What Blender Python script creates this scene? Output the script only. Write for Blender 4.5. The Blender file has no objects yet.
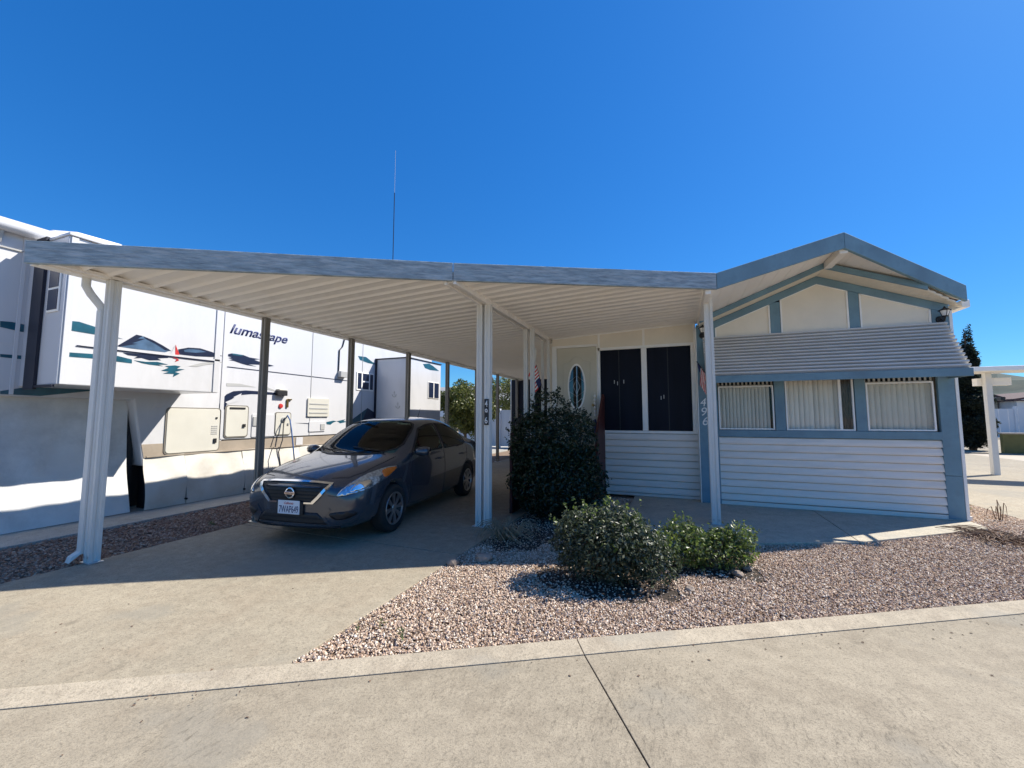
import bpy, bmesh, math, random
from mathutils import Vector, Matrix, geometry
from mathutils.bvhtree import BVHTree
random.seed(11)
S = bpy.context.scene
COL = S.collection
R = math.radians
CAMH, FPX, PITCH = 1.5, 410.0, R(4.7)
YAW = math.atan(163 / 410 * math.cos(PITCH))
FW = Vector((-math.sin(YAW) * math.cos(PITCH), math.cos(YAW) * math.cos(PITCH), math.sin(PITCH)))
RT = Vector((math.cos(YAW), math.sin(YAW), 0)); UP = RT.cross(FW)
CP = Vector((0, 0, CAMH))
def ray(x, y): return FW + RT * ((x - 512) / FPX) + UP * ((384 - y) / FPX)
def onX(x, y, X): d = ray(x, y); return CP + d * (X / d.x)      # where a photo pixel meets a wall plane
def onY(x, y, Y): d = ray(x, y); return CP + d * (Y / d.y)
def onG(x, y, z=0): d = ray(x, y); return CP + d * ((z - CAMH) / d.z)

# ------------------------------------------------------------------ materials
MATS = {}
def mat(name, col, rough=.6, var=.12, scale=6, bump=0., bscale=60, metal=0., spec=.5, detail=6, dirt=None, dirtscale=1.2, dirtamt=.5, stretch=None, coat=0., trans=0., island=None, vary=None):
    m = bpy.data.materials.new(name); m.use_nodes = True
    nt = m.node_tree; N = nt.nodes; L = nt.links
    b = N['Principled BSDF']
    b.inputs['Roughness'].default_value = rough; b.inputs['Metallic'].default_value = metal
    b.inputs['Specular IOR Level'].default_value = spec; b.inputs['Coat Weight'].default_value = coat
    b.inputs['Coat Roughness'].default_value = .04
    b.inputs['Transmission Weight'].default_value = trans
    tc = N.new('ShaderNodeTexCoord'); mp = N.new('ShaderNodeMapping'); L.new(tc.outputs['Object'], mp.inputs[0])
    if stretch: mp.inputs['Scale'].default_value = stretch
    if island:
        g = N.new('ShaderNodeNewGeometry'); r = N.new('ShaderNodeValToRGB'); r.color_ramp.interpolation = 'LINEAR'
        cr = r.color_ramp; n = len(island)
        while len(cr.elements) < n: cr.elements.new(.5)
        for i, c in enumerate(island): cr.elements[i].position = i / (n - 1); cr.elements[i].color = (*c, 1)
        L.new(g.outputs['Random Per Island'], r.inputs[0]); out = r.outputs[0]
    else:
        n1 = N.new('ShaderNodeTexNoise'); n1.inputs['Scale'].default_value = scale; n1.inputs['Detail'].default_value = detail
        n1.inputs['Roughness'].default_value = .62
        L.new(mp.outputs[0], n1.inputs[0])
        r = N.new('ShaderNodeValToRGB'); cr = r.color_ramp
        cr.elements[0].position = .3; cr.elements[1].position = .7
        cr.elements[0].color = (*[max(0, c * (1 - var)) for c in col], 1); cr.elements[1].color = (*[min(1, c * (1 + var)) for c in col], 1)
        L.new(n1.outputs[0], r.inputs[0]); out = r.outputs[0]
        if dirt:
            n2 = N.new('ShaderNodeTexNoise'); n2.inputs['Scale'].default_value = dirtscale; n2.inputs['Detail'].default_value = 9; n2.inputs['Roughness'].default_value = .68
            L.new(mp.outputs[0], n2.inputs[0])
            r2 = N.new('ShaderNodeValToRGB'); r2.color_ramp.elements[0].position = .48; r2.color_ramp.elements[1].position = .68
            r2.color_ramp.elements[0].color = (0, 0, 0, 1); r2.color_ramp.elements[1].color = (dirtamt,) * 3 + (1,)
            L.new(n2.outputs[0], r2.inputs[0])
            mx = N.new('ShaderNodeMix'); mx.data_type = 'RGBA'; L.new(r2.outputs[0], mx.inputs[0]); L.new(out, mx.inputs[6]); mx.inputs[7].default_value = (*dirt, 1)
            out = mx.outputs[2]
    L.new(out, b.inputs['Base Color'])
    if bump:
        n3 = N.new('ShaderNodeTexNoise'); n3.inputs['Scale'].default_value = bscale; n3.inputs['Detail'].default_value = 8
        L.new(mp.outputs[0], n3.inputs[0]); bp = N.new('ShaderNodeBump'); bp.inputs['Strength'].default_value = bump; bp.inputs['Distance'].default_value = .01
        L.new(n3.outputs[0], bp.inputs['Height']); L.new(bp.outputs[0], b.inputs['Normal'])
    if name.startswith('leaf'):
        tr = N.new('ShaderNodeBsdfTranslucent'); L.new(out, tr.inputs[0]); mxs = N.new('ShaderNodeMixShader'); mxs.inputs[0].default_value = .38
        L.new(b.outputs[0], mxs.inputs[1]); L.new(tr.outputs[0], mxs.inputs[2]); L.new(mxs.outputs[0], N['Material Output'].inputs[0])
    MATS[name] = m; return m

def concrete(name, col, dark, rot=0, streak=0.):
    """weathered concrete: three sizes of blotches, fine speckle, optional directional wear"""
    m = bpy.data.materials.new(name); m.use_nodes = True; nt = m.node_tree; N = nt.nodes; L = nt.links; b = N['Principled BSDF']
    b.inputs['Roughness'].default_value = .85; b.inputs['Specular IOR Level'].default_value = .3
    tc = N.new('ShaderNodeTexCoord')
    def noise(scale, lo, hi, sc=(1, 1, 1), det=8, rg=.6):
        mp = N.new('ShaderNodeMapping'); mp.vector_type = 'POINT'; mp.inputs['Rotation'].default_value = (0, 0, rot); mp.inputs['Scale'].default_value = sc
        L.new(tc.outputs['Object'], mp.inputs[0])
        n = N.new('ShaderNodeTexNoise'); n.inputs['Scale'].default_value = scale; n.inputs['Detail'].default_value = det; n.inputs['Roughness'].default_value = rg
        L.new(mp.outputs[0], n.inputs[0]); r = N.new('ShaderNodeMapRange'); r.inputs[1].default_value = lo; r.inputs[2].default_value = hi
        L.new(n.outputs[0], r.inputs[0]); return n.outputs[0], r.outputs[0]
    def mix(f, a, c, amt=1.):
        mu = N.new('ShaderNodeMath'); mu.operation = 'MULTIPLY'; L.new(f, mu.inputs[0]); mu.inputs[1].default_value = amt
        x = N.new('ShaderNodeMix'); x.data_type = 'RGBA'; L.new(mu.outputs[0], x.inputs[0])
        if isinstance(a, tuple): x.inputs[6].default_value = (*a, 1)
        else: L.new(a, x.inputs[6])
        x.inputs[7].default_value = (*c, 1); return x.outputs[2]
    _, f1 = noise(.55, .35, .65); _, f2 = noise(2.6, .45, .72); n3, f3 = noise(55, .5, .75, det=4); _, f4 = noise(9, .42, .7)
    c = mix(f1, col, tuple(x * .74 for x in col), .9)
    c = mix(f2, c, dark, .7)
    c = mix(f4, c, tuple(min(1, x * 1.2) for x in col), .6)
    c = mix(f3, c, tuple(x * .38 for x in col), .7)
    _, f7 = noise(170, .5, .7, det=2); c = mix(f7, c, tuple(x * .35 for x in col), .7)
    _, f8 = noise(4.2, .60, .66, (1, 1, 1), 12, .75); c = mix(f8, c, tuple(x * .5 for x in col), .6)
    _, f9 = noise(1.1, .56, .62, (1, 1, 1), 6, .5); c = mix(f9, c, tuple(x * k for x, k in zip(col, (.72, .76, .82))), .55)
    if streak:
        _, f5 = noise(13.0, .52, .60, (3.2, 1, 1), 14, .85); _, f6 = noise(.5, .45, .56, det=3)
        mu = N.new('ShaderNodeMath'); mu.operation = 'MULTIPLY'; L.new(f5, mu.inputs[0]); L.new(f6, mu.inputs[1])
        c = mix(mu.outputs[0], c, tuple(x * .30 for x in col), streak)
    L.new(c, b.inputs['Base Color'])
    bp = N.new('ShaderNodeBump'); bp.inputs['Strength'].default_value = .5; bp.inputs['Distance'].default_value = .006
    L.new(n3, bp.inputs['Height']); L.new(bp.outputs[0], b.inputs['Normal'])
    MATS[name] = m; return m

concrete('street_concrete', (.36, .31, .23), (.24, .20, .145), rot=R(-31), streak=.8)
concrete('drive_concrete', (.375, .325, .24), (.32, .26, .185), rot=R(0))
concrete('kerb_concrete', (.46, .395, .295), (.30, .245, .18), rot=R(-31))
concrete('slab_concrete', (.56, .50, .39), (.40, .35, .27))
concrete('pad_concrete', (.46, .44, .39), (.33, .31, .27))
mat('soil', (.20, .135, .09), .95, .35, 14, .8, 40)
mat('painted_shade', (.035, .025, .018), .98, .5, 30, 1., 60)  # near-black ground colour: the shade under the shrubs painted in
mat('pebble', (.4, .3, .25), .95, spec=.12, island=[(.60, .45, .33), (.28, .18, .12), (.72, .59, .45), (.44, .30, .21), (.88, .79, .66), (.34, .23, .16), (.66, .49, .37), (.15, .10, .07), (.78, .66, .52)])
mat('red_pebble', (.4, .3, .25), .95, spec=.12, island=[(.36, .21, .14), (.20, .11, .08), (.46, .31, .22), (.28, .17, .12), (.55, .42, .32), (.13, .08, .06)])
mat('joint_dirt', (.07, .05, .035), .95, .4, 30)
mat('blue_wood', (.165, .28, .345), .75, .16, 5, .35, 14, dirt=(.085, .125, .16), dirtscale=2.5, dirtamt=.55, stretch=(1, 1, 1))
mat('fascia_blue', (.27, .335, .37), .7, .38, 5, .6, 12, dirt=(.52, .54, .55), dirtscale=4, dirtamt=.65, stretch=(1, 1, 7))
mat('cream_metal', (.90, .86, .80), .5, .06, 2, 0, dirt=(.66, .58, .44), dirtscale=2, dirtamt=.25)
mat('cream_panel', (.80, .735, .61), .7, .05, 2, .1, 40)
mat('cream_trim', (.90, .88, .83), .55, .05, 4)
mat('white_siding', (.84, .77, .69), .6, .08, 1.5, .12, 30, dirt=(.50, .46, .38), dirtscale=1.6, dirtamt=.35, stretch=(.5, 1, 3))
mat('awning_metal', (.60, .585, .56), .5, .07, 3, 0, dirt=(.45, .42, .37), dirtscale=2.2, dirtamt=.35, stretch=(.5, 1, 1))
mat('white_post', (.70, .69, .65), .45, .08, 5, 0, dirt=(.42, .38, .32), dirtscale=5, dirtamt=.35, stretch=(1, 1, .3))
mat('rv_white', (.62, .62, .635), .30, .03, .8, 0, spec=.5, coat=.3, dirt=(.46, .46, .46), dirtscale=1.1, dirtamt=.45, stretch=(1, 1, .35))
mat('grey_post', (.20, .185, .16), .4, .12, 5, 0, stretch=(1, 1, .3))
mat('rv_grey', (.42, .42, .41), .4, .04, 2)
mat('rv_cream', (.60, .58, .51), .45, .04, 3)
mat('rv_beige', (.34, .285, .225), .5, .12, 3, dirt=(.22, .18, .14), dirtscale=2, dirtamt=.5)
mat('rv_navy', (.012, .02, .05), .3, .2, 10)
mat('rv_steel', (.07, .13, .22), .3, .25, 8)
mat('rv_teal', (.012, .085, .13), .3, .3, 8)
mat('rv_red', (.5, .03, .03), .4)
mat('tarp', (.66, .66, .64), .75, .08, 1.5, .9, 4, dirt=(.36, .36, .35), dirtscale=1.4, dirtamt=.5)
mat('skirt_vinyl', (.58, .555, .50), .6, .06, 2, .6, 4, dirt=(.45, .37, .27), dirtscale=1.8, dirtamt=.45)
mat('black', (.012, .012, .014), .5, .2, 10)
mat('rubber', (.018, .018, .018), .85, .2, 20)
mat('seal', (.006, .007, .02), .5)
mat('dark_screen', (.004, .006, .015), .5, .3, 1.5, 0, spec=.16, stretch=(4, 1, .4))
mat('blind', (.80, .755, .64), .6, .05, 3)
mat('curtain', (.16, .14, .11), .8, .3, 12, 0, stretch=(6, 1, 1))
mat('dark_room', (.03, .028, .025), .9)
mat('door_paint', (.60, .555, .44), .5, .03, 3)
mat('red_wood', (.06, .010, .010), .6, .25, 4, .3, 15, stretch=(1, 1, .4))
mat('brass', (.4, .3, .12), .35, metal=1.)
mat('plate_white', (.75, .76, .78), .5, .02)
mat('text_navy', (.02, .03, .12), .5)
mat('text_white', (.8, .8, .78), .5)
mat('shingle', (.10, .06, .055), .9, .3, 20, .5, 30)
mat('car_paint', (.046, .060, .080), .25, .04, 300, 0, metal=.35, coat=1., spec=.5)
mat('chrome', (.85, .87, .9), .08, .02, 5, metal=1.)
mat('silver', (.55, .56, .58), .28, .05, 5, metal=.9)
mat('amber', (.75, .17, .02), .25, .1, 20, coat=.5)
mat('headlamp', (.50, .58, .66), .10, .55, 28, metal=.8, coat=1.)
mat('interior', (.30, .30, .27), .8, .2, 6)
mat('seat_cloth', (.42, .42, .38), .9, .15, 30)
mat('lamp_glass', (.75, .74, .70), .2, .03)
mat('rock', (.30, .24, .19), .9, .3, 8, .6, 20)
mat('bark', (.09, .065, .045), .95, .3, 15, .8, 20)
mat('straw', (.28, .21, .13), .9, .3, 20)
mat('stem', (.14, .09, .06), .9, .3, 20)
mat('leaf_dark', (.02, .05, .02), .30, spec=.6, island=[(.012, .028, .014), (.024, .048, .020), (.008, .018, .010), (.045, .075, .034), (.018, .036, .018)])
mat('leaf_grey', (.05, .09, .03), .42, spec=.45, island=[(.025, .04, .025), (.05, .07, .04), (.10, .125, .08), (.018, .03, .018), (.06, .085, .038), (.18, .20, .15)])
mat('leaf_lime', (.12, .2, .03), .4, island=[(.05, .085, .03), (.15, .22, .035), (.06, .09, .04), (.22, .29, .06), (.08, .11, .055), (.13, .15, .09)])
mat('leaf_citrus', (.06, .1, .03), .4, island=[(.06, .09, .02), (.15, .17, .03), (.04, .06, .02), (.24, .24, .05), (.09, .11, .025)])
mat('leaf_cypress', (.01, .02, .012), .7, island=[(.012, .022, .014), (.022, .035, .02), (.008, .014, .010)])
mat('vinyl_fence', (.66, .67, .68), .5, .04, 2)
mat('olive', (.13, .12, .035), .7, .15, 4)
mat('hill', (.030, .055, .045), .95, .4, .02, 0, detail=12, dirt=(.085, .095, .06), dirtscale=.03, dirtamt=.5)
mat('tan_wall', (.42, .36, .28), .8, .08, 2, .2, 20)
mat('hose_blue', (.03, .10, .28), .5)
mat('flag_red', (.65, .02, .03), .7); mat('flag_white', (.9, .88, .85), .7); mat('flag_blue', (.02, .035, .13), .7)
mat('teal_cloth', (.05, .14, .17), .8)
mat('grey_roof', (.34, .33, .31), .7, .1, 3)

def glassmat(name, tint, refl=.10, trans=.75, rough=.0):
    m = bpy.data.materials.new(name); m.use_nodes = True; N = m.node_tree.nodes; L = m.node_tree.links
    N.remove(N['Principled BSDF']); o = N['Material Output']
    t = N.new('ShaderNodeBsdfTransparent'); t.inputs[0].default_value = (*[c * trans for c in tint], 1)
    g = N.new('ShaderNodeBsdfGlossy'); g.inputs['Roughness'].default_value = rough
    f = N.new('ShaderNodeFresnel'); f.inputs[0].default_value = 1.36
    a = N.new('ShaderNodeMath'); a.operation = 'ADD'; a.use_clamp = True; a.inputs[1].default_value = refl; L.new(f.outputs[0], a.inputs[0])
    x = N.new('ShaderNodeMixShader'); L.new(a.outputs[0], x.inputs[0]); L.new(t.outputs[0], x.inputs[1]); L.new(g.outputs[0], x.inputs[2]); L.new(x.outputs[0], o.inputs[0])
    MATS[name] = m
glassmat('glass', (1, 1, 1), .0, .97)
glassmat('car_glass', (.70, .92, .85), .0, .92)
glassmat('rv_glass', (.12, .16, .2), .08, .6)

# ------------------------------------------------------------------ helpers
ORG = {}
def thing(name, label, cat, loc=(0, 0, 0), group=None, local=False):
    o = bpy.data.objects.new(name, None); COL.objects.link(o); o.location = loc
    o['label'] = label; o['category'] = cat
    if group: o['group'] = group
    o.empty_display_size = .1
    ORG[o.name] = Vector((0, 0, 0)) if local else Vector(loc)
    return o
def tag(o, label=None, cat=None, group=None, kind=None):
    if label: o['label'] = label
    if cat: o['category'] = cat
    if group: o['group'] = group
    if kind: o['kind'] = kind
    return o
class MB:
    def __init__(s): s.v = []; s.f = []; s.m = []; s.mi = 0
    def quad(s, a, b, c, d): n = len(s.v); s.v += [tuple(a), tuple(b), tuple(c), tuple(d)]; s.f.append((n, n + 1, n + 2, n + 3)); s.m.append(s.mi)
    def poly(s, pts): n = len(s.v); s.v += [tuple(p) for p in pts]; s.f.append(tuple(range(n, n + len(pts)))); s.m.append(s.mi)
    def box(s, x0, x1, y0, y1, z0, z1):
        s.hexa([(x0, y0, z0), (x1, y0, z0), (x1, y1, z0), (x0, y1, z0)], [(x0, y0, z1), (x1, y0, z1), (x1, y1, z1), (x0, y1, z1)])
    def hexa(s, lo, hi):
        n = len(s.v); k = len(lo); s.v += [tuple(p) for p in lo] + [tuple(p) for p in hi]
        s.f.append(tuple(n + i for i in reversed(range(k)))); s.m.append(s.mi)
        s.f.append(tuple(n + k + i for i in range(k))); s.m.append(s.mi)
        for i in range(k):
            j = (i + 1) % k; s.f.append((n + i, n + j, n + k + j, n + k + i)); s.m.append(s.mi)
    def extr(s, pts, vec):       # closed outline pushed along vec
        vec = Vector(vec); s.hexa([Vector(p) for p in pts], [Vector(p) + vec for p in pts])
    def beam(s, a, b, w, h, up=(0, 0, 1)):   # rectangular bar from a to b
        a = Vector(a); b = Vector(b); d = (b - a).normalized(); up = Vector(up)
        sd = d.cross(up).normalized(); u = sd.cross(d).normalized()
        c = [sd * (w / 2) * i + u * (h / 2) * j for i, j in ((-1, -1), (1, -1), (1, 1), (-1, 1))]
        s.hexa([a + q for q in c], [b + q for q in c])
    def tube(s, pts, r, n=8, cap=True):
        pts = [Vector(p) for p in pts]; rs = r if isinstance(r, (list, tuple)) else [r] * len(pts)
        rings = []; A_ = None
        for i, p in enumerate(pts):
            d = (pts[min(i + 1, len(pts) - 1)] - pts[max(i - 1, 0)]).normalized()
            if A_ is None: A_ = d.orthogonal().normalized()
            A_ = (A_ - d * A_.dot(d)).normalized(); a = A_; b = d.cross(a); base = len(s.v)
            for k in range(n):
                t = 2 * math.pi * k / n; s.v.append(tuple(p + (a * math.cos(t) + b * math.sin(t)) * rs[i]))
            rings.append(base)
        for i in range(len(rings) - 1):
            for k in range(n):
                j = (k + 1) % n; s.f.append((rings[i] + k, rings[i] + j, rings[i + 1] + j, rings[i + 1] + k)); s.m.append(s.mi)
        if cap:
            s.f.append(tuple(rings[0] + k for k in reversed(range(n)))); s.m.append(s.mi)
            s.f.append(tuple(rings[-1] + k for k in range(n))); s.m.append(s.mi)
    def lathe(s, prof, c, axis='z', n=24):   # prof: (radius, height)
        c = Vector(c); base = len(s.v)
        for r, h in prof:
            for k in range(n):
                t = 2 * math.pi * k / n; p = (r * math.cos(t), r * math.sin(t), h)
                if axis == 'x': p = (h, p[0], p[1])
                elif axis == 'y': p = (p[0], h, p[1])
                s.v.append(tuple(c + Vector(p)))
        for i in range(len(prof) - 1):
            for k in range(n):
                j = (k + 1) % n; s.f.append((base + i * n + k, base + i * n + j, base + (i + 1) * n + j, base + (i + 1) * n + k)); s.m.append(s.mi)
    def build(s, name, mats, parent=None, bevel=0, smooth=False, fix=True):
        me = bpy.data.meshes.new(name)
        og = Vector((0, 0, 0))
        if parent is not None:
            og = ORG[parent.name]
        me.from_pydata([(v[0] - og.x, v[1] - og.y, v[2] - og.z) for v in s.v], [], s.f)
        if isinstance(mats, str): mats = [mats]
        for m in mats: me.materials.append(MATS[m])
        if len(mats) > 1: me.polygons.foreach_set('material_index', s.m)
        if fix:
            bm = bmesh.new(); bm.from_mesh(me); bmesh.ops.recalc_face_normals(bm, faces=bm.faces); bm.to_mesh(me); bm.free()
        if smooth: me.polygons.foreach_set('use_smooth', [True] * len(me.polygons))
        o = bpy.data.objects.new(name, me); COL.objects.link(o)
        if parent is not None: o.parent = parent; ORG[o.name] = og
        else: ORG[o.name] = og
        if bevel:
            b = o.modifiers.new('b', 'BEVEL'); b.width = bevel; b.segments = 2; b.limit_method = 'ANGLE'; b.angle_limit = R(35)
        me.update(); return o
def boxpart(name, m, parent, *b, bevel=0):
    q = MB(); q.box(*b); return q.build(name, m, parent, bevel)
def text(name, body, m, parent, P, right, up, width=None, height=None, shear=0., ext=.003, spacing=1.0, bold=0.):
    cu = bpy.data.curves.new(name, 'FONT'); cu.body = body; cu.extrude = .0; cu.shear = shear; cu.space_character = spacing; cu.offset = bold
    t = bpy.data.objects.new(name + '_src', cu); COL.objects.link(t)
    dg = bpy.context.evaluated_depsgraph_get(); me = bpy.data.meshes.new_from_object(t.evaluated_get(dg))
    bpy.data.objects.remove(t)
    xs = [v.co.x for v in me.vertices]; ys = [v.co.y for v in me.vertices]
    w = max(xs) - min(xs); h = max(ys) - min(ys); x0 = min(xs); y0 = min(ys)
    sx = (width / w) if width else None; sy = (height / h) if height else sx
    if sx is None: sx = sy
    right = Vector(right).normalized(); up = Vector(up).normalized(); n = right.cross(up); P = Vector(P)
    og = ORG[parent.name]
    for v in me.vertices:
        v.co = P + right * ((v.co.x - x0) * sx) + up * ((v.co.y - y0) * sy) + n * ext - og
    bm = bmesh.new(); bm.from_mesh(me)
    g = bmesh.ops.extrude_face_region(bm, geom=bm.faces[:]); 
    for v in [e for e in g['geom'] if isinstance(e, bmesh.types.BMVert)]: v.co -= n * (ext - .0005)
    bmesh.ops.recalc_face_normals(bm, faces=bm.faces); bm.to_mesh(me); bm.free()
    me.materials.clear(); me.materials.append(MATS[m]); me.name = name
    o = bpy.data.objects.new(name, me); COL.objects.link(o); o.parent = parent; ORG[o.name] = og
    return o

# ------------------------------------------------------------------ ground
AK = R(30.6); KU = Vector((math.cos(AK), math.sin(AK), 0)); KN = Vector((-math.sin(AK), math.cos(AK), 0))
def kp(s, d, z=0): return KU * s + KN * d + Vector((0, 0, z))
def kern_y(x, d): return (d + math.sin(AK) * x) / math.cos(AK)      # y of the line at distance d, for a given x
def struct(q, name, m, bevel=0): o = q.build(name, m, None, bevel); o['kind'] = 'structure'; return o
q = MB(); q.box(-1500, 1500, -1500, 2500, -.30, -.05); struct(q, 'ground', 'tan_wall')
q = MB()
D0, D1 = 2.63, 2.785
s0 = KU.dot(Vector((-.58, 2.71, 0)))
sl = [s0 + 4.6 * k for k in range(-5, 7)]
for a, b in zip(sl[:-1], sl[1:]):
    for d0, d1 in ((-1.9, D0 - .006), (-6.5, -1.908)):
        q.hexa([kp(a + .004, d0, -.06), kp(b - .004, d0, -.06), kp(b - .004, d1, -.06), kp(a + .004, d1, -.06)], [kp(a + .004, d0, 0), kp(b - .004, d0, 0), kp(b - .004, d1, 0), kp(a + .004, d1, 0)])
struct(q, 'street', 'street_concrete', .002)
q = MB(); q.quad(kp(-30, -8, -.008), kp(30, -8, -.008), kp(30, D1, -.008), kp(-30, D1, -.008)); struct(q, 'joint_sand', 'joint_dirt')
q = MB()
for a, b in zip(sl[:-1], sl[1:]):
    n = 46
    for k in range(1):
        q.hexa([kp(a + .003, D0, -.06), kp(b - .003, D0, -.06), kp(b - .003, D1, -.06), kp(a + .003, D1, -.06)], [kp(a + .003, D0, .003), kp(b - .003, D0, .003), kp(b - .003, D1, .020), kp(a + .003, D1, .020)])
struct(q, 'kerb', 'kerb_concrete', .003)
XL, XR = -5.68, -2.22
q = MB()
for y0, y1 in ((None, 4.07), (4.086, 8.4), (8.416, 13.0), (13.01, 24)):
    a = [(XL, kern_y(XL, D1 + .004) if y0 is None else y0), (XR, kern_y(XR, D1 + .004) if y0 is None else y0), (XR, y1), (XL, y1)]
    q.hexa([(x, y, -.06) for x, y in a], [(x, y, .012) for x, y in a])
struct(q, 'driveway', 'drive_concrete', .004)
q = MB()
def patch_slab(pts, z): q.hexa([(x, y, -.06) for x, y in pts], [(x, y, z) for x, y in pts])
patch_slab([(-.75, 4.98), (1.99, 6.17), (1.99, 8.4), (-.75, 8.4)], .03)
patch_slab([(2.0, 6.175), (3.86, 7.56), (3.86, 8.4), (2.0, 8.4)], .03)
struct(q, 'patio_slab', 'slab_concrete', .004)
q = MB(); patch_slab([(-7.15, .2), (-7.15, 30), (-14, 30), (-14, -6)], .03)
struct(q, 'trailer_pad', 'pad_concrete', .006)
q = MB()
for y0, y1 in ((kern_y(4.7, D1 + .01), 12.2), (12.21, 17.5), (17.51, 24)):
    ya = y0 if y0 > 10 else None
    pts = [(4.7, y0), (11.2, kern_y(11.2, D1 + .01) if ya is None else y0), (11.2, y1), (4.7, y1)]
    patch_slab(pts, .008)
struct(q, 'neighbor_driveway', 'drive_concrete', .004)
q = MB(); patch_slab([(4.4, 24.02), (60, 24.02), (60, 200), (-60, 200), (-60, 30.1), (4.4, 30.1)], -.01)
struct(q, 'rear_road', 'street_concrete')
q = MB(); q.box(11.25, 40, 17.2, 17.35, -.05, .1); struct(q, 'rear_kerb', 'kerb_concrete', .01)
# soil under the stones
q = MB()
pts = [(XR + .004, kern_y(XR, D1 + .003)), (4.696, kern_y(4.696, D1 + .003)), (4.696, 22), (3.9, 22), (3.9, 8.5), (-2.2, 8.5)]
q.poly([(x, y, -.012) for x, y in pts]); q.poly([(-7.146, kern_y(-7.146, D1 + .003), -.012), (XL - .004, kern_y(XL, D1 + .003), -.012), (XL - .004, 24, -.012), (-7.146, 24, -.012)])
q.poly([(11.204, kern_y(11.204, D1), -.012), (40, kern_y(40, D1), -.012), (40, 17.2, -.012), (11.204, 17.2, -.012)])
struct(q, 'garden_soil', 'soil')

def in_slab(x, y):
    if y > 8.0 and -2.4 < x < 3.88: return True
    if -.75 < x < 1.99 and y > 4.98 + (x + .75) * .434: return True
    if 1.99 <= x < 3.86 and y > 6.17 + (x - 1.99) * .743: return True
    return False
def pebbles(name, label, m, gen, n, size):
    vs = []; fs = []
    base = [(-1, 0, -.2), (-.3, -.9, 0), (.8, -.7, -.1), (1, .5, 0), (.1, 1, -.1), (-.35, .15, .55), (.4, -.1, .6)]
    fc = [(0, 1, 5), (1, 2, 6), (1, 6, 5), (2, 3, 6), (3, 4, 6), (4, 5, 6), (4, 0, 5)]
    for _ in range(n):
        p = gen()
        if p is None: continue
        x, y = p; dist = math.hypot(x, y)
        r = size * random.uniform(.55, 1.3) * (1.0 if dist < 7 else 1.25); a = random.uniform(0, 6.28); ca, sa = math.cos(a), math.sin(a)
        sx, sy, sz = r, r * random.uniform(.6, .9), r * random.uniform(.6, 1.2); z = random.uniform(-.008, .012)
        k = len(vs); tx, ty = random.uniform(-.5, .5), random.uniform(-.5, .5)
        for bx, by, bz in base:
            X = bx * sx * random.uniform(.8, 1.1); Y = by * sy; Z = bz * sz + tx * X + ty * Y
            vs.append((x + X * ca - Y * sa, y + X * sa + Y * ca, z + Z))
        fs += [(a_ + k, b_ + k, c_ + k) for a_, b_, c_ in fc]
    me = bpy.data.meshes.new(name); me.from_pydata(vs, [], fs); me.materials.append(MATS[m])
    o = bpy.data.objects.new(name, me); COL.objects.link(o); tag(o, label, 'gravel', kind='stuff'); return o
SHADE_SPOTS = [(-1.75, 5.75, .95, .95), (-.62, 4.0, .66, .44), (.28, 4.70, .50, .34), (-1.9, 4.85, .45, .45), (-.9, 5.1, .8, .4)]
def in_shade_spot(x, y): return any(((x - a) / c) ** 2 + ((y - b) / d) ** 2 < 1 + .25 * math.sin(x * 17 + y * 9) for a, b, c, d in SHADE_SPOTS)
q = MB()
for a, b, c, d in SHADE_SPOTS:
    k0 = SHADE_SPOTS.index((a, b, c, d)); q.poly([(max(XR + .01, a + c * 1.05 * math.cos(t)), b + d * 1.05 * math.sin(t), -.006 + .0012 * k0) for t in [2 * math.pi * i / 28 for i in range(28)]])
o = q.build('painted_shade', 'painted_shade', None); o['kind'] = 'structure'  # dark sheets painting the shade below the shrubs and by the double post
def gen_main():
    # denser near the camera
    for _ in range(50):
        x = random.uniform(XR, 4.7); y = random.uniform(1.2, 9.5)
        if y < kern_y(x, D1 + .012) or in_slab(x, y): continue
        if y > 8 and x < 3.9: continue
        if in_shade_spot(x, y) and random.random() < .85: continue  # stones thinned so the painted shade shows
        return x, y
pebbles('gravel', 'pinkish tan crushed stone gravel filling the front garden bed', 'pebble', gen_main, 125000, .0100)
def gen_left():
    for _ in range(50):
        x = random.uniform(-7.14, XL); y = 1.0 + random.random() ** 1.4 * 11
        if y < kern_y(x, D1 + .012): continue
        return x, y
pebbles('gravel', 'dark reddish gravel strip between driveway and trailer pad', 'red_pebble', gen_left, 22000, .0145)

# hills far behind, to the right and low elsewhere
q = MB(); rows = []
prof = random.Random(5)
N_ = 90
for i in range(N_ + 1):
    az = R(-75 + 150 * i / N_); t = i / N_
    hgt = 12 + 28 * max(0, min(1, (az - R(5)) / R(25))) + 5 * math.sin(i * .55) + 3 * math.sin(i * 1.37 + 1) + prof.uniform(-1.2, 1.2)
    r0 = 600
    row = []
    for k in range(7):
        f_ = k / 6; rr = r0 + 260 * f_; zz = hgt * (1.5 * f_) * (1 - .15 * math.sin(i * .9 + k)) * rr / 860 * .98
        row.append((rr * math.sin(az), rr * math.cos(az), -1 + zz + (prof.uniform(-2, 2) if 0 < k < 6 else 0)))
    rows.append(row)
for i in range(N_):
    for k in range(6): q.quad(rows[i][k], rows[i + 1][k], rows[i + 1][k + 1], rows[i][k + 1])
o = struct(q, 'hills', 'hill')
o.data.polygons.foreach_set('use_smooth', [True] * len(o.data.polygons))

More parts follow.
